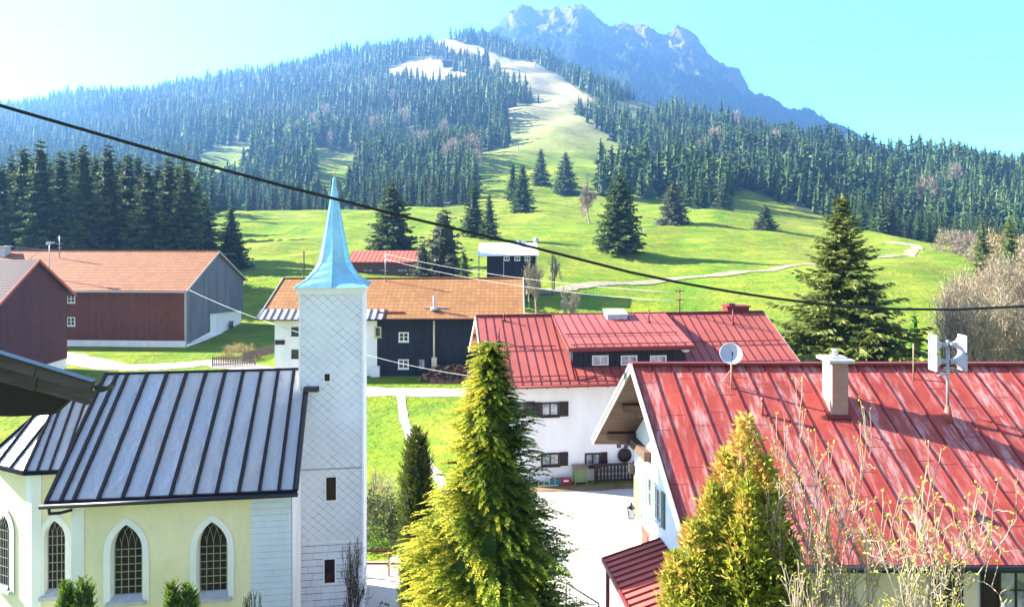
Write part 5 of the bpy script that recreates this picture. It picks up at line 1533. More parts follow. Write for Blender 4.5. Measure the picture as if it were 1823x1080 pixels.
mb = MB(); mb.lathe([(.05, 0), (.2, .02), (.25, .1), (.2, .2), (.05, .24)], (wx1 - .1, wy - .35, dz - .35), 10); mb.build('wall_lamp', 'light_metal', gh)
# gutter, verges
g = MB(); g.tube([(0, -.09, ge - .08), (GL, -.09, ge - .08)], .07, 8); g.build('gutter', 'red_dark', gh)
boards('barge_board', 'fascia_grey', gh, [((x_, ya, ge - .1), (x_, yb, gr - .1), .05, .24) for x_ in (-.02, GL + .02) for ya, yb in ((0, gd), (2 * gd, gd))])
mb = MB()
for yb in (.7, 3.2, 6.0, 8.8, 11.3): zb_ = ge + (yb if yb < gd else 2 * gd - yb) * gs - .28; mb.bar((.03, yb, zb_), (1.1, yb, zb_), .16, .2)
for x_ in np.arange(1.2, GL - .5, 1.1): mb.bar((x_, .04, ge - .2 + .04), (x_, .9, ge + .25), .1, .13)
mb.build('rafter_end', 'soffit_wood', gh)
# roof fittings
mb = MB(); xa, xb = G.x(1077, gd - .5), G.x(1112, gd - .5); mb.box(xa, gd - 1.1, gr - .35, xb, gd - .2, gr + .12); mb.cur = 1
mb.slab((xa - .05, gd - 1.15, gr + .10), (xb + .05, gd - 1.15, gr + .10), (xb + .05, gd - .1, gr + .34), (xa - .05, gd - .1, gr + .34), .06)
mb.build('skylight', ['light_metal', 'glass_green'], gh)
mb = MB(); xa, xb = G.x(1292, gd + .4), G.x(1330, gd + .4); mb.box(xa, gd + .1, gr - .6, xb, gd + .9, gr + .3); mb.box(xa - .1, gd, gr + .3, xb + .1, gd + 1, gr + .38); mb.box(xa + .15, gd + .2, gr + .38, xa + .55, gd + .6, gr + .52)
mb.build('chimney', 'red_dark', gh)
for px_, yl, hh_ in ((1155, 4.4, .75), (1305, 4.9, .85), (888, 3.6, .8), (897, 5.5, .5)):
    x_ = G.x(px_, yl); zb_ = (dz + (yl - dys) * ds) if px_ == 1155 else ge + yl * gs
    mb = MB(); mb.tube([(x_, yl, zb_), (x_, yl, zb_ + hh_)], .045, 6); mb.tube([(x_, yl, zb_ - .02), (x_, yl, zb_ + .15)], [.12, .05], 8); mb.build('vent_pipe', 'red_dark', gh)
# wall windows with shutters
Wl = wall_frame((0, .85, 0), 0); wyl = .85
def gwin(a, b, c, d, sl_, sr_, swl, **k):
    xa, xb = G.x(a, wyl), G.x(b, wyl); z0 = G.z(a, d, wyl); z1 = G.z(a, c, wyl)
    window(gh, Wl, xa, z0, xb - xa, z1 - z0, frame='frame_dark', gl='glass_curtain', nx=2, nz=1, fw=.09, shut='shutter_brown', sw=swl, sides=(sl_, sr_), **k)
gwin(963, 995, 716, 741, 1, 1, .5); gwin(963, 996, 806, 829, 0, 1, .45); gwin(1041, 1069, 806, 831, 0, 1, .36); gwin(905, 935, 716, 741, 1, 1, .5)
for a_ in (1098, 1111):
    xa = G.x(a_, wyl); window(gh, Wl, xa, G.z(a_, 796, wyl), .22, .4, frame='frame_dark', nx=1, nz=1, fw=.03, sill=False)
xr_ = G.x(1114, .5); zr2 = G.z(1114, 812, .5)
mb = MB(Matrix.Translation((xr_, .72, zr2)) @ Matrix.Rotation(math.radians(90), 4, 'X')); mb.lathe([(.02, -.06), (.36, -.05), (.4, 0), (.38, .05)], (0, 0, 0), 16); mb.build('wall_plaque', 'shutter_brown', gh)

# carved wooden railing and things at the foot of the wall
gf = root_at('balustrade', (G.o[0], G.o[1], 0), 7, 'dark brown wooden balustrade with carved flat balusters at the corner of the yard', 'railing')
xa, xb = G.x(1060, .2), G.x(1128, .2)
mb = MB(); mb.box(xa, .15, .96, xb, .25, 1.08); mb.box(xa, .16, .12, xb, .24, .24); mb.build('rail', 'shutter_brown', gf)
for x_ in np.linspace(xa + .1, xb - .1, 11):
    mb = MB(); pr = [(-.05, .2), (.05, .2), (.085, .4), (.04, .52), (.085, .66), (.05, .98), (-.05, .98), (-.085, .66), (-.04, .52), (-.085, .4)]
    mb.prism([(x_ + a_, b_) for a_, b_ in pr], .18, .21, 'y'); mb.build('baluster', 'shutter_brown', gf)
mb = MB(); mb.box(xb - .02, .1, 0, xb + .1, .3, 1.15); mb.build('post', 'shutter_brown', gf)
mb = MB(); mb.box(xa - .05, .12, 0, xa + .05, .28, 1.1); mb.build('post', 'shutter_brown', gf)
def at_g(px_, py_, yl): x = G.x(px_, yl); return (G.o[0] - math.sin(G.a) * yl + math.cos(G.a) * x, G.o[1] + math.cos(G.a) * yl + math.sin(G.a) * x, .03)
cb = root_at('cupboard', at_g(1033, 862, .45), 7, 'faded green wooden cupboard with brown lid against the white wall', 'cupboard')
mb = MB(); mb.box(-.36, -.2, .08, .36, .25, .8); mb.build('body', 'green_wood', cb)
mb = MB(); mb.slab((-.42, -.28, .82), (.42, -.28, .82), (.42, .28, .92), (-.42, .28, .92), .05); mb.build('lid', 'board_tan', cb)
for x_ in (-.36, .29): mb = MB(); mb.box(x_, -.2, -.03, x_ + .07, .2, .08); mb.build('leg', 'board_tan', cb)
for nm, px_, m_, lb in (('planter', 989, 'teal', 'teal plant trough on the ground by the white wall'), ('planter', 1007, 'red_plastic', 'dark red plant trough with white label beside the green cupboard')):
    o = root_at(nm, at_g(px_, 864, .3), 7, lb, 'planter')
    mb = MB(); mb.prism([(-.16, 0), (.16, 0), (.2, .3), (-.2, .3)], -.3, .3); mb.build('trough', m_, o)
    mb = MB(); mb.box(-.26, -.15, .27, .26, .15, .31) if m_ == 'teal' else mb.box(-.15, -.215, .2, .12, -.17, .29); mb.build('soil' if m_ == 'teal' else 'tag', 'soil' if m_ == 'teal' else 'white_paint', o)
bk = root_at('bicycle_rack', at_g(974, 862, .1), 7, 'faint white hooped metal rack by the white wall, half hidden by the cypress', 'bicycle rack')
for i in range(3):
    mb = MB(); mb.tube([(-.3 + .3 * i + .16 * math.cos(t) - .02, 0, .25 + .38 * math.sin(t)) for t in np.linspace(-.4, 3.54, 14)], .015, 5); mb.build('hoop', 'white_paint', bk)
mb = MB(); mb.bar((-.5, 0, .03), (.6, 0, .03), .04, .04); mb.build('base', 'white_paint', bk)

# ======================= near house with the long red roof =======================
nhx, nhy = 4.51, 19.0
nh = root_at('red_roofed_house', (nhx, nhy, 0), 0, 'near white house with long faded red sheet roof, wide gable overhang and tall chimney', 'house')
SH = Matrix(((1, -.1164, 0, 0), (0, 1, 0, 0), (0, 0, 1, 0), (0, 0, 0, 1)))
ne, nr2, nd, NL = 5.49, 9.47, 5.5, 14.0
ns_ = (nr2 - ne) / nd
mb = MB(SH)
mb.slab((0, 0, ne), (NL, 0, ne), (NL, nd, nr2), (0, nd, nr2), .1)
mb.slab((NL, 2 * nd, ne), (0, 2 * nd, ne), (0, nd, nr2), (NL, nd, nr2), .1)
mb.cur = 1
nn_ = 23
n_ = Vector((0, -ns_, 1)).normalized()
for i in range(nn_ + 1):
    x_ = .03 + .6 * i
    mb.bar(Vector((x_, 0, ne)) + n_ * .014, Vector((x_, nd, nr2)) + n_ * .014, .035, .03, up=n_)
mb.bar((0, nd, nr2 + .05), (NL, nd, nr2 + .05), .26, .08)
mb.build('roof', ['worn_red', 'red_dark'], nh)
wx, wy0, wy1 = 1.35, .9, 10.1
mb = MB(SH); gable(mb, wx, NL - .5, wy0, wy1, ne + wy0 * ns_ + .02, nr2, -.4, drop=.16)
mb.build('wall', 'white', nh)
for ya in (-.02, 2 * nd + .02):
    mb = MB(SH); mb.bar((-.03, ya, ne - .06), (-.03, nd, nr2 - .06), .04, .26); mb.bar((-.065, ya, ne + .02), (-.065, nd, nr2 + .02), .04, .1)
    mb.build('barge_board', 'fascia_grey', nh)
mb = MB(SH)
for A_l, D_l in (((.02, 0.05, ne - .12), (.02, nd, nr2 - .12)), ((.02, 2 * nd - .05, ne - .12), (.02, nd, nr2 - .12))):
    a = Vector(A_l); d = Vector(D_l)
    q = [a, a + Vector((wx, 0, 0)), d + Vector((wx, 0, 0)), d]
    mb.add([p for p in q] + [p - Vector((0, 0, .03)) for p in q], [(0, 1, 2, 3), (7, 6, 5, 4), (0, 4, 5, 1), (3, 2, 6, 7), (0, 3, 7, 4), (1, 5, 6, 2)])
mb.build('soffit', 'soffit_wood', nh)
for yb in (1.0, 3.3, 5.5, 7.7, 9.9):
    mb = MB(SH); zb_ = ne + (yb if yb < nd else 2 * nd - yb) * ns_ - .34
    mb.bar((.3, yb, zb_), (wx + .02, yb, zb_), .2, .26); mb.bar((.75, yb, zb_ - .2), (wx + .02, yb, zb_ - .2), .18, .18); mb.build('purlin', 'soffit_wood', nh)
mb = MB(SH); mb.box(wx - .25, wy1 - 2.2, ne + .1, wx - .002, wy1 - .1, ne + .45); mb.build('tie_beam', 'soffit_wood', nh)
g = MB(SH); g.tube([(-.05, -.12, ne - .06), (NL, -.12, ne - .06)], .085, 8); g.build('gutter', 'dark_metal', nh)
mb = MB(SH); mb.box(.1, .03, ne - .22, NL - .2, wy0 + .02, ne - .16); mb.build('eave_soffit', 'dark_wood', nh)
# chimney
cx0, cx1, cy0, cy1 = 9.62 - nhx, 10.1 - nhx, 3.78, 4.5
mb = MB(); mb.box(cx0, cy0, 7.9, cx1, cy1, 9.86); cmn = mb.build('chimney', 'terracotta', nh)
mb = MB(); mb.box(cx0 - .14, cy0 - .14, 9.862, cx1 + .14, cy1 + .14, 9.95); mb.box(cx0 + .02, cy0 + .1, 9.95, cx1 - .02, cy1 - .1, 10.0); mb.build('cap', 'cap', cmn)
mb = MB(); mb.lathe([(.09, 0), (.09, .16), (.11, .17), (.11, .2)], ((cx0 + cx1) / 2, (cy0 + cy1) / 2, 10.0), 10); mb.build('flue', 'cap', cmn)
mb = MB(); mb.slab((cx0 - .08, cy0 - .12, 8.26 - .05), (cx1 + .08, cy0 - .12, 8.21), (cx1 + .08, cy0, 8.30), (cx0 - .08, cy0, 8.30), .03); mb.build('flashing', 'red_dark', cmn)
# satellite dish
dh = root_at('satellite_dish', (6.86, 23.7, ne + (23.7 - 19) * ns_), 0, 'round white satellite dish on a short pole at the ridge of the long red roof', 'satellite dish')
mb = MB(); mb.tube([(0, 0, -.05), (0, 0, 1.15)], .03, 8); mb.tube([(-.25, .25, -.05 + .18), (0, 0, .6)], .015, 5); mb.build('pole', 'terracotta', dh)
Md = Matrix.Translation((-.04, -.1, 1.1)) @ Matrix.Rotation(math.radians(-10), 4, 'Z') @ Matrix.Rotation(math.radians(64), 4, 'X')
mb = MB(Md); mb.lathe([(.02, -.09), (.15, -.08), (.27, -.04), (.345, .01), (.35, .02), (.34, .02), (.26, -.025), (.14, -.065), (.02, -.075)], (0, 0, 0), 28); mb.build('reflector', 'light_metal', dh)
mb = MB(Md); mb.tube([(0, -.33, 0), (0, -.12, .34)], .012, 5); mb.tube([(0, -.12, .3), (0, -.08, .4)], .03, 8); mb.build('feed_arm', 'dark_metal', dh)
# siren mast with four horn loudspeakers
sm = root_at('siren_mast', (13.06, 22.73, 8.2), 0, 'mast with four pale grey warning horns on the long red roof', 'siren')
mb = MB(); mb.tube([(0, 0, -.1), (0, 0, 2.35)], .045, 10); mb.build('pole', 'galv', sm)
mb = MB(); mb.tube([(0, 0, -.12), (0, 0, .38)], [.17, .06], 12); mb.build('base_cone', 'red_sheet', sm)
mb = MB(); mb.bar((-.16, -.06, 1.52), (.16, -.06, 1.52), .05, .04); mb.bar((-.16, 0, 1.44), (.16, 0, 1.44), .03, .03); mb.bar((-.3, 0, 1.28), (-.02, 0, 1.34), .1, .03); mb.build('bracket', 'galv', sm)
for zc in (2.22, 1.72):
    for sx_ in (-1, 1):
        hn = MB(); prof = []
        for t in np.linspace(0, 1, 8):
            e = t ** 2.2
            xx = sx_ * (.08 + .36 * t); hz_ = .05 + .215 * e; hy_ = .045 + .17 * e
            prof.append([(xx, -hy_, zc - hz_), (xx, hy_, zc - hz_), (xx, hy_, zc + hz_), (xx, -hy_, zc + hz_)])
        vs_ = [p for r_ in prof for p in r_]; inn = [(x - sx_ * .012, y * .93, zc + (z - zc) * .93) for x, y, z in vs_]
        n8 = 8
        fs = []
        for i in range(n8 - 1):
            for k in range(4):
                f1 = (i * 4 + k, i * 4 + (k + 1) % 4, (i + 1) * 4 + (k + 1) % 4, (i + 1) * 4 + k)
                fs.append(f1 if sx_ > 0 else f1[::-1]); f2 = tuple(32 + q for q in f1); fs.append(f2[::-1] if sx_ > 0 else f2)
        for k in range(4): fs.append((28 + k, 28 + (k + 1) % 4, 60 + (k + 1) % 4, 60 + k))
        fs.append((0, 1, 2, 3))
        hn.add(vs_ + inn, fs)
        xx = sx_ * .44
        for a_, b_ in (((xx, -.22, zc - .265), (xx, .22, zc - .265)), ((xx, -.22, zc + .265), (xx, .22, zc + .265)), ((xx, -.215, zc - .265), (xx, -.215, zc + .265)), ((xx, .215, zc - .265), (xx, .215, zc + .265))): hn.bar(a_, b_, .035, .03, up=(1, 0, 0))
        hn.build('horn', 'light_metal', sm)
        dr = MB(Matrix.Translation((sx_ * .12, -.03, zc - .02)) @ Matrix.Rotation(math.radians(90), 4, 'Y')); dr.lathe([(.05, -.08), (.075, -.06), (.075, .06), (.05, .08)], (0, 0, 0), 10); dr.build('driver', 'galv', sm)
an = root_at('antenna_stick', (12.28, 23.2, 0), 0, 'slim yellowish rod antenna with a horizontal arm left of the siren mast', 'antenna')
mb = MB(); mb.tube([(0, 0, 9.2), (0, 0, 10.38)], .022, 6); mb.build('rod', 'board_tan', an)
mb = MB(); mb.bar((0, 0, 9.28), (.78, -.4, 9.27), .03, .03); mb.build('arm', 'red_dark', an)
# vents
x_ = (1357 - CX) / F * 22.85; mb = MB(); zz_ = ne + (22.85 - 19) * ns_; mb.tube([(x_ - nhx, 3.85, zz_ - .05), (x_ - nhx, 3.85, zz_ + .5)], .04, 8); mb.tube([(x_ - nhx, 3.85, zz_ + .4), (x_ - nhx, 3.85, zz_ + .52)], .055, 8); mb.build('vent_pipe', 'red_sheet', nh)
Yv = 20.2; x_ = (1727 - CX) / F * Yv - nhx; zz_ = ne + (Yv - 19) * ns_
mb = MB(Matrix.Translation((x_, Yv - 19, zz_ + .02)) @ Matrix.Rotation(math.atan(ns_), 4, 'X') @ Matrix.Rotation(math.radians(-15), 4, 'Z'))
mb.tube([(-.17, .06, .02), (.12, -.08, .05)], [.05, .11], 10); mb.box(-.2, -.12, -.03, .2, .12, .0); mb.build('vent_hood', 'red_sheet', nh)
# gable side: narrow shuttered windows, door, lantern, canopy
def gside(y): return SH @ Vector((wx, y, 0))
ang_g = math.atan2(-1, .1164)
def Wgs(y): p = gside(y); return wall_frame((p.x, p.y, 0), ang_g)
for y_, za, zb2 in ((8.15, 3.95, 5.05), (7.15, 3.85, 5.0)):
    window(nh, Wgs(y_), 0, za, .5, zb2 - za, frame='frame_white', nx=1, nz=2, fw=.05, shut='shutter_green', sw=.3, sides=(1, 1))
mb = MB(Wgs(9.0)); mb.box(0, -.03, .0, .85, .02, 2.95); mb.box(.1, -.05, .2, .75, -.03, 1.3); mb.box(.1, -.05, 1.5, .75, -.03, 2.8); mb.build('door', mat('brown_door', (.22, .08, .05), .6), nh)
mb = MB(Wgs(10.08)); mb.box(.02, -.012, 2.9, .75, .01, 4.4); mb.build('painted_panel', 'yellow_patch', nh)
mb = MB(Wgs(10.1)); mb.box(-.12, -.2, 4.5, .12, .0, 4.85); mb.build('meter_box', 'frame_dark', nh)
p = gside(9.2)
ln = root_at('lantern', (nhx + p.x - .35, nhy + p.y, 3.35), 0, 'black glazed wall lantern at the gable corner above the yard', 'lantern')
mb = MB(); [mb.bar((sx_ * .1, sy_ * .1, -.22), (sx_ * .13, sy_ * .13, .12), .02, .02) for sx_ in (-1, 1) for sy_ in (-1, 1)]
mb.lathe([(.18, 0), (.05, .14), (.02, .22)], (0, 0, .12), 4); mb.box(-.11, -.11, -.25, .11, .11, -.22); mb.bar((0, 0, .32), (.36, 0, .38), .02, .02); mb.build('frame', 'dark_metal', ln)
mb = MB(); mb.box(-.1, -.1, -.22, .1, .1, .12); mb.build('glass', 'light_metal', ln)
ca, cbx = SH @ Vector((wx, 6.75, 0)), SH @ Vector((wx, 2.2, 0))
wq = [Vector((ca.x - 2.0, ca.y + .12, 2.6)), Vector((cbx.x - 2.0, cbx.y, 2.6)), Vector((cbx.x - .02, cbx.y, 3.35)), Vector((ca.x - .02, ca.y, 3.35))]
mb = MB(); mb.slab(*wq, .08); mb.cur = 1; seams(mb, wq[0], wq[1], wq[2], wq[3], 13, .035, .06); mb.bar(wq[0], wq[1], .06, .14); mb.bar(wq[0], wq[3], .05, .1)
mb.build('entrance_canopy', ['red_sheet', 'red_dark'], nh)
mb = MB(); mb.box(wq[0].x + .1, wq[0].y - .3, -.1, wq[0].x + .22, wq[0].y - .18, 2.5); mb.build('canopy_post', 'red_dark', nh)
mb = MB(); mb.box(wq[1].x + .1, wq[1].y + .1, -.1, wq[1].x + .22, wq[1].y + .22, 2.5); mb.build('canopy_post', 'red_dark', nh)
mb = MB(); mb.box(wq[1].x + .25, wq[1].y + .0, -.1, wq[1].x + .35, wq[0].y - .35, 2.2); mb.build('porch_wall', 'white', nh)
# camera-side wall under the eave: loggia with cream piers, shutters, window
N_ = FR((nhx, nhy), 0)
Wn2 = wall_frame((0, .88, 0), 0)
mb = MB(); mb.box(N_.x(1290, .8), .84, -.4, N_.x(1652, .8), .9, 5.2); mb.box(N_.x(1714, .8), .84, -.4, N_.x(1742, .8), .9, 5.2); mb.build('cream_wall', 'cream', nh)
def nx_(p_): return N_.x(p_, .88)
mb = MB(Wn2); mb.box(nx_(1652) + .01, -.05, 2.2, nx_(1714) - .01, .0, 5.1); mb.build('dark_panel', 'frame_dark', nh)
window(nh, Wn2, nx_(1775), 3.3, .95, 1.72, frame='frame_dark', gl='glass_curtain', nx=2, nz=3, fw=.07, shut='shutter_brown', sw=.42, sides=(1, 1))
window(nh, Wn2, nx_(1655), 3.3, .3, 1.72, frame='frame_white', gl='glass', nx=1, nz=1, fw=.04, shut=None)

# black handrail in the yard
hr = root_at('handrail', (0, 0, 0), 0, 'black metal handrail with thin bars in the bright yard beside the golden cypress', 'railing')
a0, a1, a2 = Vector(((1008 - CX) / F * 27.6, 27.6, .03)), Vector(((1066 - CX) / F * 26.2, 26.2, .03)), Vector(((1066 - CX) / F * 26.2 - .1, 24.4, .03))
hr.location = a0
mb = MB(); up = Vector((0, 0, .95)); mb.tube([Vector((0, 0, .95)), a1 - a0 + up * .95, a2 - a0 + up * .95], .028, 6); mb.tube([Vector((0, 0, .12)), a1 - a0 + up * .12, a2 - a0 + up * .12], .018, 5); mb.build('rail', 'dark_metal', hr)
for t in np.linspace(0, 1, 10):
    p = (a1 - a0) * t; mb = MB(); mb.tube([p, p + Vector((0, 0, .93))], .011 if 0 < t < 1 else .025, 5); mb.build('bar', 'dark_metal', hr)

# ======================= weathered roof corner close on the left =======================
Yk = 5.2
rc = root_at('roof_corner', P(0, 640, Yk), 0, 'dark weathered wooden roof corner jutting in at the left edge close to the viewer', 'roof edge')
def rl(px_, py_, dy=0): return P(px_, py_, Yk) - P(0, 640, Yk) + Vector((0, dy, 0))
for pa, pb_, h_, dy, nm in (((-330, 540), (166, 690), 19, 0.0, 'fascia_board'), ((-330, 562), (160, 706), 17, .05, 'fascia_board'), ((-330, 590), (147, 719), 15, .1, 'fascia_board')):
    n4 = 5
    for i in range(n4):                            # butt-jointed boards, slightly out of line
        f0, f1 = i / n4, (i + 1) / n4 - .004
        qa = (pa[0] + (pb_[0] - pa[0]) * f0, pa[1] + (pb_[1] - pa[1]) * f0 + (i % 2) * 1.2); qb = (pa[0] + (pb_[0] - pa[0]) * f1, pa[1] + (pb_[1] - pa[1]) * f1 + (i % 2) * 1.2)
        mb = MB(); mb.bar(rl(qa[0], qa[1], dy), rl(qb[0], qb[1], dy), .035, h_ * Yk / F); mb.build(nm, 'eave_wood', rc)
mb = MB(); mb.bar(rl(-330, 527, .0), rl(168, 679, .0), .07, .012); mb.build('roof_edge_sheet', 'dark_metal', rc)
mb = MB()
pr = [(-330, 556), (60, 676), (140, 704), (138, 712), (104, 712), (98, 724), (74, 746), (0, 749), (-330, 740)]
q0 = [rl(a, b, .12) for a, b in pr]; q1 = [rl(a, b, .2) for a, b in pr]
n = len(pr); mb.add(q0 + q1, [tuple(range(n))[::-1], tuple(range(n, 2 * n))] + [(i, (i + 1) % n, n + (i + 1) % n, n + i) for i in range(n)])
mb.build('beam', 'dark_wood', rc)
mb = MB(); mb.bar(rl(-330, 600, .22), rl(130, 712, .22), .05, .05); mb.build('rafter', 'dark_wood', rc)
mb = MB()
for i, (w0) in enumerate((0,)):
    gp0 = rl(166, 686, -.0); gp1 = rl(194, 688, -.0)
    ringn = 9
    arc0 = [gp0.lerp(gp1, .5) + Vector((.052 * math.cos(math.pi + math.pi * k / 8), 0, .042 * math.sin(math.pi + math.pi * k / 8))) for k in range(9)]
    v_ = arc0 + [p + Vector((0, .1, 0)) for p in arc0] + [gp0.lerp(gp1, .5) + (p - gp0.lerp(gp1, .5)) * .9 for p in arc0] + [gp0.lerp(gp1, .5) + (p - gp0.lerp(gp1, .5)) * .9 + Vector((0, .1, 0)) for p in arc0]
    fs = [(k, k + 1, 10 + k, 9 + k) for k in range(8)] + [(18 + k + 1, 18 + k, 27 + k, 28 + k) for k in range(8)] + [tuple(range(9))]
    mb.add(v_, fs)
    mb.tube([gp1 + Vector((-.01, 0, .0)), gp1 + Vector((.012, -.0, .03)), gp1 + Vector((.03, 0, .034))], .004, 5)
mb.build('gutter', 'dark_metal', rc)

# ======================= cables, masts, poles =======================
cb_pts = [(-200, 132), (-100, 160), (0, 188), (100, 217), (200, 246), (300, 275), (400, 303), (500, 330), (600, 355), (700, 381), (780, 400), (860, 419), (940, 438), (1030, 461), (1120, 484), (1210, 503), (1300, 519), (1380, 531), (1460, 541), (1530, 547), (1600, 550), (1700, 551), (1823, 545), (1950, 532), (2100, 512)]
mb = MB(); mb.tube([P(a, b, 5.0 + 3.2 * (a + 200) / 2300) for a, b in cb_pts], .0135, 6)
tag(mb.build('power_cable', 'cable'), 'thick black overhead cable sagging across the whole view', 'cable')
def wire(lb, a, b, sag=.6, r=.022):
    a, b = Vector(a), Vector(b); m_ = MB()
    m_.tube([a.lerp(b, t) - Vector((0, 0, 4 * sag * t * (1 - t))) for t in np.linspace(0, 1, 15)], r, 5)
    tag(m_.build('overhead_wire', 'wire'), lb, 'wire')
mA = P(686, 452, 75); mR = P(1210, 524, 48)
wire('upper pale wire from the farmhouse roof mast to the red mast, left of centre', mA, mR + Vector((0, 0, .1)), .5, .013)
wire('lower pale wire from the farmhouse roof mast to the red mast', mA - Vector((0, 0, .5)), mR - Vector((0, 0, .45)), .6, .013)
wire('pale wire from the barn gable towards the white tower', P(337, 516, 86), P(560, 600, 66), .3, .016)
wire('pale wire crossing the black boarded wall from tower to red roof', P(600, 615, 60), P(858, 672, 44), .25, .011)
wire('pale wire above the ridge of the brown barn on the left', P(-60, 432, 92), P(420, 452, 110), .6, .02)
def mast(name, lb, base, top, r, m_, arms=(), cat='mast'):
    o = root_at(name, base, 0, lb, cat); b = Vector(base); t = Vector(top)
    m2 = MB(); m2.tube([Vector((0, 0, -.3)), t - b], r, 6); m2.build('pole', m_, o)
    for f_, w_ in arms:
        m2 = MB(); c_ = (t - b) * f_; m2.bar(c_ - Vector((w_, 0, 0)), c_ + Vector((w_, 0, 0)), .05, .05); m2.build('crossarm', m_, o)
    return o
mast('roof_mast', 'thin wire mast with crossarms on the ridge of the ochre farmhouse', P(686, 497, 75.5), P(686, 449, 75.5), .045, 'galv', ((.95, .5), (.8, .35)))
mast('roof_mast', 'thin dark red mast with insulator arms behind the guesthouse ridge', P(1210, 562, 47.5), P(1210, 514, 47.5), .04, 'red_dark', ((.92, .3), (.6, .25)))
mast('roof_antenna', 'tall thin antenna pole with crossbars on the brown barn ridge, right of the aerial cluster', P(106, 455, 94), P(106, 420, 94), .06, 'galv', ((.9, .35), (.6, .5), (.4, .3)), 'antenna')
o = mast('roof_antenna', 'antenna pole carrying a cluster of small aerials on the barn roof, left one', P(88, 498, 89.5), P(88, 432, 89.5), .05, 'galv', ((.98, .5),), 'antenna')
mb = MB(); mb.box(-.35, -.1, 4.1, .1, .1, 4.5); mb.box(.1, -.08, 4.3, .6, .08, 4.45); mb.build('aerial', 'light_metal', o)
mast('utility_pole', 'lone thin wooden pole on the meadow left of the spire', (((541 - CX) / F * 122), 122, gz((541 - CX) / F * 122, 122)), P(541, 447, 122), .1, 'bark', ((.96, .3),), 'pole')
mast('utility_pole', 'grey wooden pole just right of the ochre roof end', (((983 - CX) / F * 118), 118, gz((983 - CX) / F * 118, 118)), P(983, 462, 118), .08, 'fence_wood', (), 'pole')
for px_, pb, pt, lb in ((1046, 346, 310, 'small lift pylon on the lower ski slope'), (922, 268, 258, 'tiny lift pylon beside the forest edge of the ski slope'), (953, 118, 108, 'tiny lift pylon high on the ski slope')):
    D = hit(px_, pb, 250); X_ = (px_ - CX) / F * D; z_g = gz(X_, D); zt_ = CH - (pt - HZ) * D / F
    o = root_at('lift_pylon', (X_, D, z_g), 0, lb, 'lift pylon')
    mb = MB(); mb.tube([(0, 0, -1), (0, 0, zt_ - z_g)], D * .0009, 6); mb.build('pole', 'light_metal', o)
    mb = MB(); mb.bar((-D * .004, 0, zt_ - z_g), (D * .004, 0, zt_ - z_g), D * .0014, D * .0014); mb.build('crossarm', 'light_metal', o)
for px_, pb, sz, lb in ((1111, 266, 3.5, 'small dark lift hut on the right edge of the ski slope'), (797, 118, 9, 'grey mountain hut among rocks near the top of the ski slope')):
    D = hit(px_, pb, 250); X_ = (px_ - CX) / F * D; z_g = gz(X_, D)
    o = root_at('mountain_hut', (X_, D, z_g), 15, lb, 'hut')
    mb = MB(); mb.box(-sz, -sz * .6, -3, sz, sz * .6, sz * .9); mb.build('wall', 'dark_wood', o)
    mb = MB(); mb.prism([(-sz * .9, sz * .8), (0, sz * 1.35), (sz * .9, sz * .8), (sz * .9, sz * .95), (0, sz * 1.5), (-sz * .9, sz * .95)], -sz * 1.15, sz * 1.15); mb.build('roof', 'eave_wood', o)
D = hit(1146, 415, 120); o = root_at('signpost', ((1146 - CX) / F * D, D, gz((1146 - CX) / F * D, D)), 0, 'small white signpost on the meadow right of the tall lone spruce', 'signpost')
mb = MB(); mb.tube([(0, 0, -.1), (0, 0, 1.6)], .06, 6); mb.build('post', 'white_paint', o); mb = MB(); mb.box(-.35, -.08, 1.2, .35, -.02, 1.7); mb.build('board', 'white_paint', o)

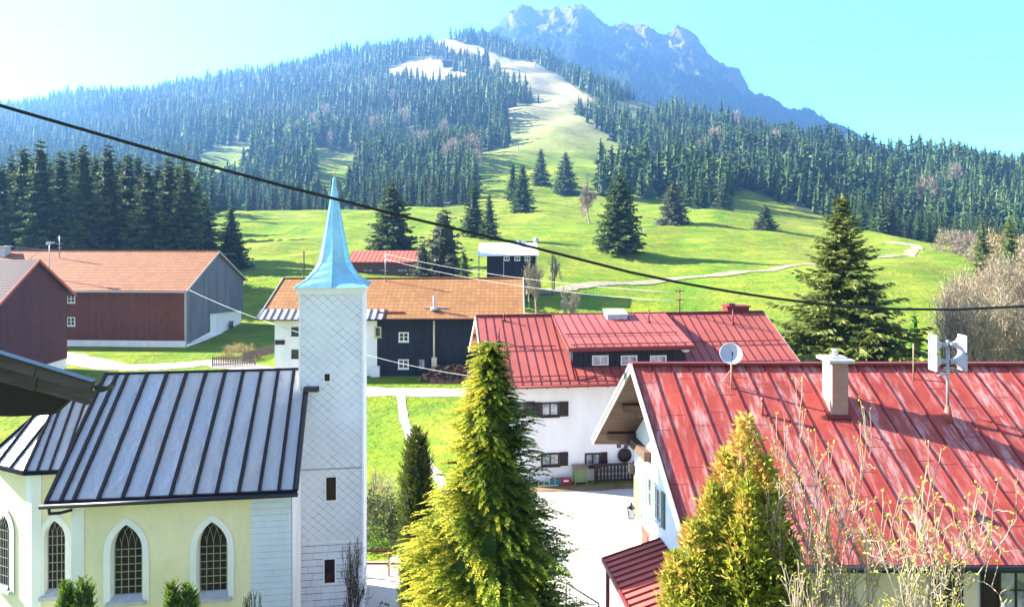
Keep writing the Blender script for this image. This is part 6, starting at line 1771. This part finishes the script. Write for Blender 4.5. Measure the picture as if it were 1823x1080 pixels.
# fences
def fence(name, lb, pts_, h, sp, rails, m_='fence_wood', pr_=.04, group=None, pickets=0):
    o = root_at(name, (pts_[0][0], pts_[0][1], gz(*pts_[0])), 0, lb, 'fence'); b = Vector(o.location)
    for i in range(len(pts_) - 1):
        a, c = Vector(pts_[i]), Vector(pts_[i + 1]); n_s = max(1, int((c - a).length / sp))
        pp = [a.lerp(c, k / n_s) for k in range(n_s + 1)]
        pp = [Vector((p.x, p.y, gz(p.x, p.y))) - b for p in pp]
        for p in pp:
            m2 = MB(); m2.tube([p - Vector((0, 0, .2)), p + Vector((0, 0, h))], pr_, 5); m2.build('post', m_, o)
        for zf in rails:
            m2 = MB()
            for k in range(n_s): m2.bar(pp[k] + Vector((0, 0, h * zf)), pp[k + 1] + Vector((0, 0, h * zf)), .03, .07)
            m2.build('rail', m_, o)
        if pickets:
            m2 = MB(); L_ = (c - a).length; nk_ = int(L_ / pickets)
            for k in range(nk_):
                q = pp[0].lerp(pp[-1], (k + .5) / nk_); m2.box(q.x - .045, q.y - .06, q.z + .05, q.x + .045, q.y - .035, q.z + h * 1.02)
            m2.build('picket_panel', m_, o)
fence('picket_fence', 'weathered grey picket fence with the straw-coloured bush behind it', [gp(378, 653), gp(455, 650)], 1.0, 1.8, (.25, .8), pickets=.16)
fence('picket_fence', 'brown plank fence running up to the white left part of the farmhouse', [gp(432, 644), gp(486, 630)], .95, 1.8, (.25, .8), pickets=.13)
fence('rail_fence', 'low rusty two-rail fence between the tower and the columnar thuja', [(-7.5, 30.2), (-3.6, 30.2)], 1.05, 1.3, (.5, .98), m_='red_dark', pr_=.03)
fence('wire_fence', 'thin post fence along the lower meadow left of the spire', [((452 - CX) / F * 118, 118), ((530 - CX) / F * 120, 120), ((640 - CX) / F * 121, 121)], .9, 4.0, (.9,), pr_=.04)
fence('wire_fence', 'short post fence beside the grass right of the white tower', [(-7.2, 40), (-6.9, 37)], 1.1, 1.5, (.9,), pr_=.025)

# ---------------------------------------------------------------- air
hz_m = bpy.data.materials.new('haze_air'); hz_m.use_nodes = True
ht = hz_m.node_tree; ht.nodes.clear()
ho = ht.nodes.new('ShaderNodeOutputMaterial'); hv = ht.nodes.new('ShaderNodeVolumePrincipled')
hv.inputs['Color'].default_value = (.20, .48, 1.0, 1)
hv.inputs['Density'].default_value = HAZE = 0.0002
hv.inputs['Anisotropy'].default_value = .38
ht.links.new(hv.outputs[0], ho.inputs['Volume'])
mb = MB(); mb.box(-3750, -3750, -120, 3750, 3750, 860)
hz = mb.build('haze', hz_m)
tag(hz, 'thin bluish air between the viewer and the far mountain', 'haze', kind='stuff')
